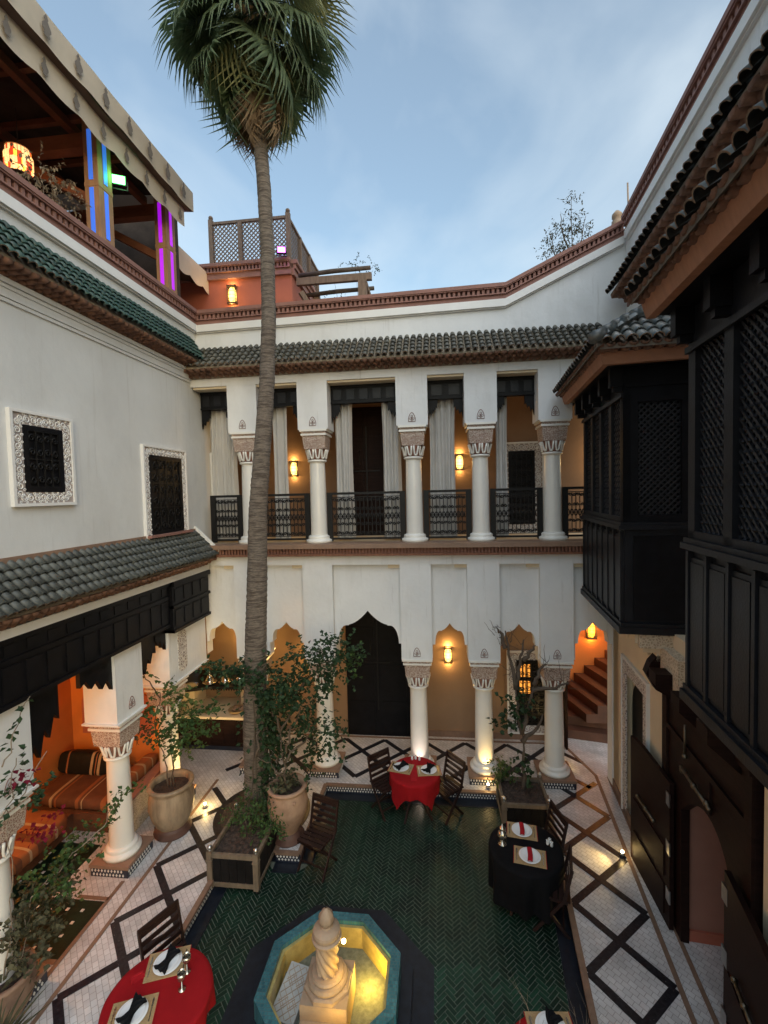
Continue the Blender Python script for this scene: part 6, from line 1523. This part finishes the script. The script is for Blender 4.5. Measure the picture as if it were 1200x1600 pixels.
plant('planter_shrub', 'low fern-green shrub in the planter box by the palm', 'shrub', (-2.85,6.45,.33), [((-2.85,6.45,.33),(-3.0,6.35,.62)),((-2.85,6.45,.33),(-2.65,6.35,.62)),((-2.85,6.45,.33),(-2.8,6.6,.8))],
  [((-2.92,6.42,.52),(.30,.26,.22),420,'leaf'),((-2.66,6.38,.55),(.24,.24,.2),320),((-2.8,6.65,.62),(.28,.2,.3),300,'leaf_dark'),((-2.55,6.2,.46),(.14,.14,.1),90)], 'leaf', .06, 23, .01, .004, ratio=.25)
tr_, rg2 = plant('thin_tree', 'thin bare-topped tree growing in the right planter box', 'tree', (1.38,7.72,.28),
  [((1.38,7.72,.28),(1.37,7.74,1.25)),((1.37,7.74,1.25),(1.28,7.78,2.0)),((1.28,7.78,2.0),(1.12,7.8,3.0)),((1.28,7.78,2.0),(1.42,7.8,2.85)),((1.37,7.74,1.3),(1.58,7.75,2.1)),((1.58,7.75,2.1),(1.78,7.75,2.45)),((1.37,7.74,1.1),(1.7,7.7,1.62)),((1.12,7.8,2.7),(.98,7.8,3.05)),((1.55,7.75,2.0),(2.15,7.75,2.15)),((1.42,7.8,2.5),(1.62,7.8,2.75))],
  [((1.20,7.72,1.72),(.17,.15,.20),120,'leaf_dark'),((1.12,7.7,1.50),(.10,.1,.14),50,'leaf_dark'),((1.48,7.72,.75),(.10,.1,.08),40,'leaf_dark')], 'leaf_dark', .095, 24, .045, .010, 'twig', .04, ratio=.48)
m = MB()
for k in range(60):
    a = Vector(rg2.choice(((1.12,7.8,2.8),(1.42,7.8,2.7),(1.78,7.75,2.4),(2.1,7.75,2.15),(1.0,7.8,3.0),(1.25,7.8,2.3))))+rvec(rg2)*.1; m.tube(wander(a, a+(rvec(rg2)+Vector((0,0,.5)))*rg2.uniform(.1,.26), 4, .015, rg2), [.005,.004,.004,.003,.002], 4)
ob('twigs', m, 'twig', tr_, kind='stuff')
plant('corner_plant', 'small bright green plant at the corner of the right planter', 'plant', (1.02,7.95,.3), [((1.02,7.9,.28),(1.0,7.9,.52)),((1.02,7.9,.28),(1.12,7.9,.55))], [((.98,7.9,.55),(.16,.14,.13),190),((1.2,7.85,.55),(.12,.12,.14),120,'leaf'),((.95,7.85,.32),(.07,.07,.08),40)], 'leaf_light', .05, 25, .008, .004)
# bougainvillea at the lower left
bg_, rg3 = plant('bougainvillea', 'bougainvillea with pink blossom trailing across the lower left', 'shrub', (-4.62,4.05,.36),
  [((-4.62,4.05,.36),(-4.45,4.25,1.1)),((-4.45,4.25,1.1),(-4.25,4.75,1.30)),((-4.25,4.75,1.30),(-4.22,5.45,1.48)),((-4.62,4.05,.36),(-4.5,4.35,.9)),((-4.62,4.05,.36),(-4.3,3.9,2.2)),((-4.3,3.9,2.2),(-4.2,3.95,2.85)),((-4.3,3.85,2.3),(-4.2,4.3,2.72)),((-4.2,3.8,2.85),(-4.18,4.12,3.40))],
  [((-4.42,4.35,1.0),(.20,.34,.22),420,'leaf_olive'),((-4.40,4.55,1.20),(.18,.34,.18),260),((-4.5,4.2,.70),(.24,.36,.26),420,'leaf_olive'),((-4.30,4.95,1.32),(.10,.30,.10),110),((-4.2,5.42,1.46),(.06,.22,.05),60,'leaf'),((-4.22,3.92,2.50),(.06,.10,.10),36,'leaf_dark'),((-4.2,4.15,2.40),(.05,.12,.12),36,'leaf_dark'),((-4.2,3.95,2.78),(.06,.10,.08),14,'leaf_dark'),((-4.22,4.0,2.66),(.03,.05,.03),18,'petal'),((-4.72,4.72,1.55),(.10,.14,.06),60,'petal'),((-4.42,4.62,.9),(.1,.1,.1),30,'leaf_light')], 'leaf', .06, 26, .007, .004, 'twig_pale', .05, ratio=.5)
m = MB()
for k in range(14): t = k/13; p = Vector((-4.2,3.84+.26*t,2.98+.38*t)); add_leaf(m, p, rvec(rg3)+Vector((0,0,-.6)), .075, .03, rg3)
ob('trailing_leaves', m, 'leaf_dark', bg_)
ag = thing('spiky_plant', 'dark spiky grey-green plant at the bottom left corner', 'plant', (-4.2,3.55,.0)); m = MB(); rg4 = random.Random(8)
for k in range(46):
    az = k*ga; el = rad(rg4.uniform(15,80)); L = rg4.uniform(.35,.6); d = Vector((cos(az)*cos(el),sin(az)*cos(el),sin(el))); s = Vector((-sin(az),cos(az),0))*.024; A = []
    for j in range(5): t = j/4; p = Vector((-4.2,3.55,.25))+d*L*t+Vector((0,0,-.22*t*t*L)); w = s*(1-t)**.8*(1.2 if 0 < t < .6 else .9); A += [p-w, p+w]
    m.add(A, [(2*j,2*j+1,2*j+3,2*j+2) for j in range(4)])
ob('blades', m, 'leaf_olive', ag); ob('stump', MB().lathe([(.07,0),(.08,.15),(.05,.28)], (-4.2,3.55,0), 12), 'twig', ag)
# bare shrub whose twigs reach into the bottom edge
bt = thing('bare_shrub', 'bare twiggy shrub at the bottom right edge', 'shrub', (.95,3.1,FZ)); m = MB(); rg5 = random.Random(5)
def twig(p, d, L, r, depth):
    pts = [p]; q = Vector(p); n = 5
    for i in range(n): d = (d+rvec(rg5)*.16).normalized(); q = q+d*L/n; pts.append(q.copy())
    m.tube(pts, [r*(1-.6*i/n) for i in range(n+1)], 4)
    if depth:
        for k in range(3): i = rg5.randint(2,n); twig(pts[i], (d+rvec(rg5)*.75+Vector((0,.1,.15))).normalized(), L*rg5.uniform(.45,.7), r*.5, depth-1)
for k in range(6): a = 1.05*k; twig(Vector((.95+.05*cos(a),3.1+.05*sin(a),FZ)), Vector((.42*cos(a),.30*sin(a)+.10,1)).normalized(), rg5.uniform(.65,.95), .007, 3)
ob('twigs', m, 'twig_pale', bt, kind='stuff')
# rooftop greenery
ol, rg6 = plant('olive_tree', 'thin grey-leaved tree top beyond the sloping parapet', 'tree', (3.0,10.6,8.2), [((3.0,10.6,8.2),(3.05,10.6,11.7)),((2.95,10.6,9.6),(2.6,10.6,11.0)),((3.0,10.6,9.8),(3.35,10.6,11.3)),((2.9,10.6,9.4),(2.45,10.6,10.6)),((3.03,10.6,10.4),(2.82,10.6,11.4))],
  [((3.08,10.6,11.45),(.10,.12,.36),110),((3.05,10.6,10.9),(.20,.16,.4),260),((2.75,10.6,10.85),(.18,.15,.36),180),((3.34,10.6,11.1),(.12,.1,.30),130),((2.55,10.6,10.6),(.17,.12,.28),120),((2.95,10.6,10.4),(.42,.2,.3),280)], 'leaf_olive', .07, 31, .025, .005, 'twig', .04, ratio=.22, hang=-.4)
plant('pergola_vine', 'thin vine creeping over the log pergola', 'vine', (-1.7,10.9,9.0), [((-1.7,10.9,9.0),(-1.8,10.8,10.65)),((-1.8,10.8,10.65),(-1.25,10.8,10.72)),((-2.2,10.9,9.1),(-2.3,10.8,10.4))], [((-1.85,10.8,10.82),(.26,.14,.14),90),((-1.35,10.8,10.62),(.15,.14,.18),50),((-2.2,10.9,10.1),(.5,.2,.16),90)], 'leaf_dark', .05, 32, .008, .003, ratio=.3)
plant('dry_plant', 'dry pale plant on the terrace below the pavilion lantern', 'plant', (-4.95,5.45,9.0), [((-4.95,5.45,9.0),(-4.95,5.5,9.65)),((-4.95,5.45,9.0),(-4.9,5.75,9.6)),((-4.95,5.45,9.0),(-4.95,5.25,9.6)),((-4.95,5.45,9.0),(-4.85,5.9,9.4))], [((-4.92,5.5,9.55),(.22,.30,.20),330),((-4.9,5.75,9.4),(.16,.2,.2),170)], 'leaf_dry', .055, 33, .007, .003, 'twig_pale', ratio=.3)
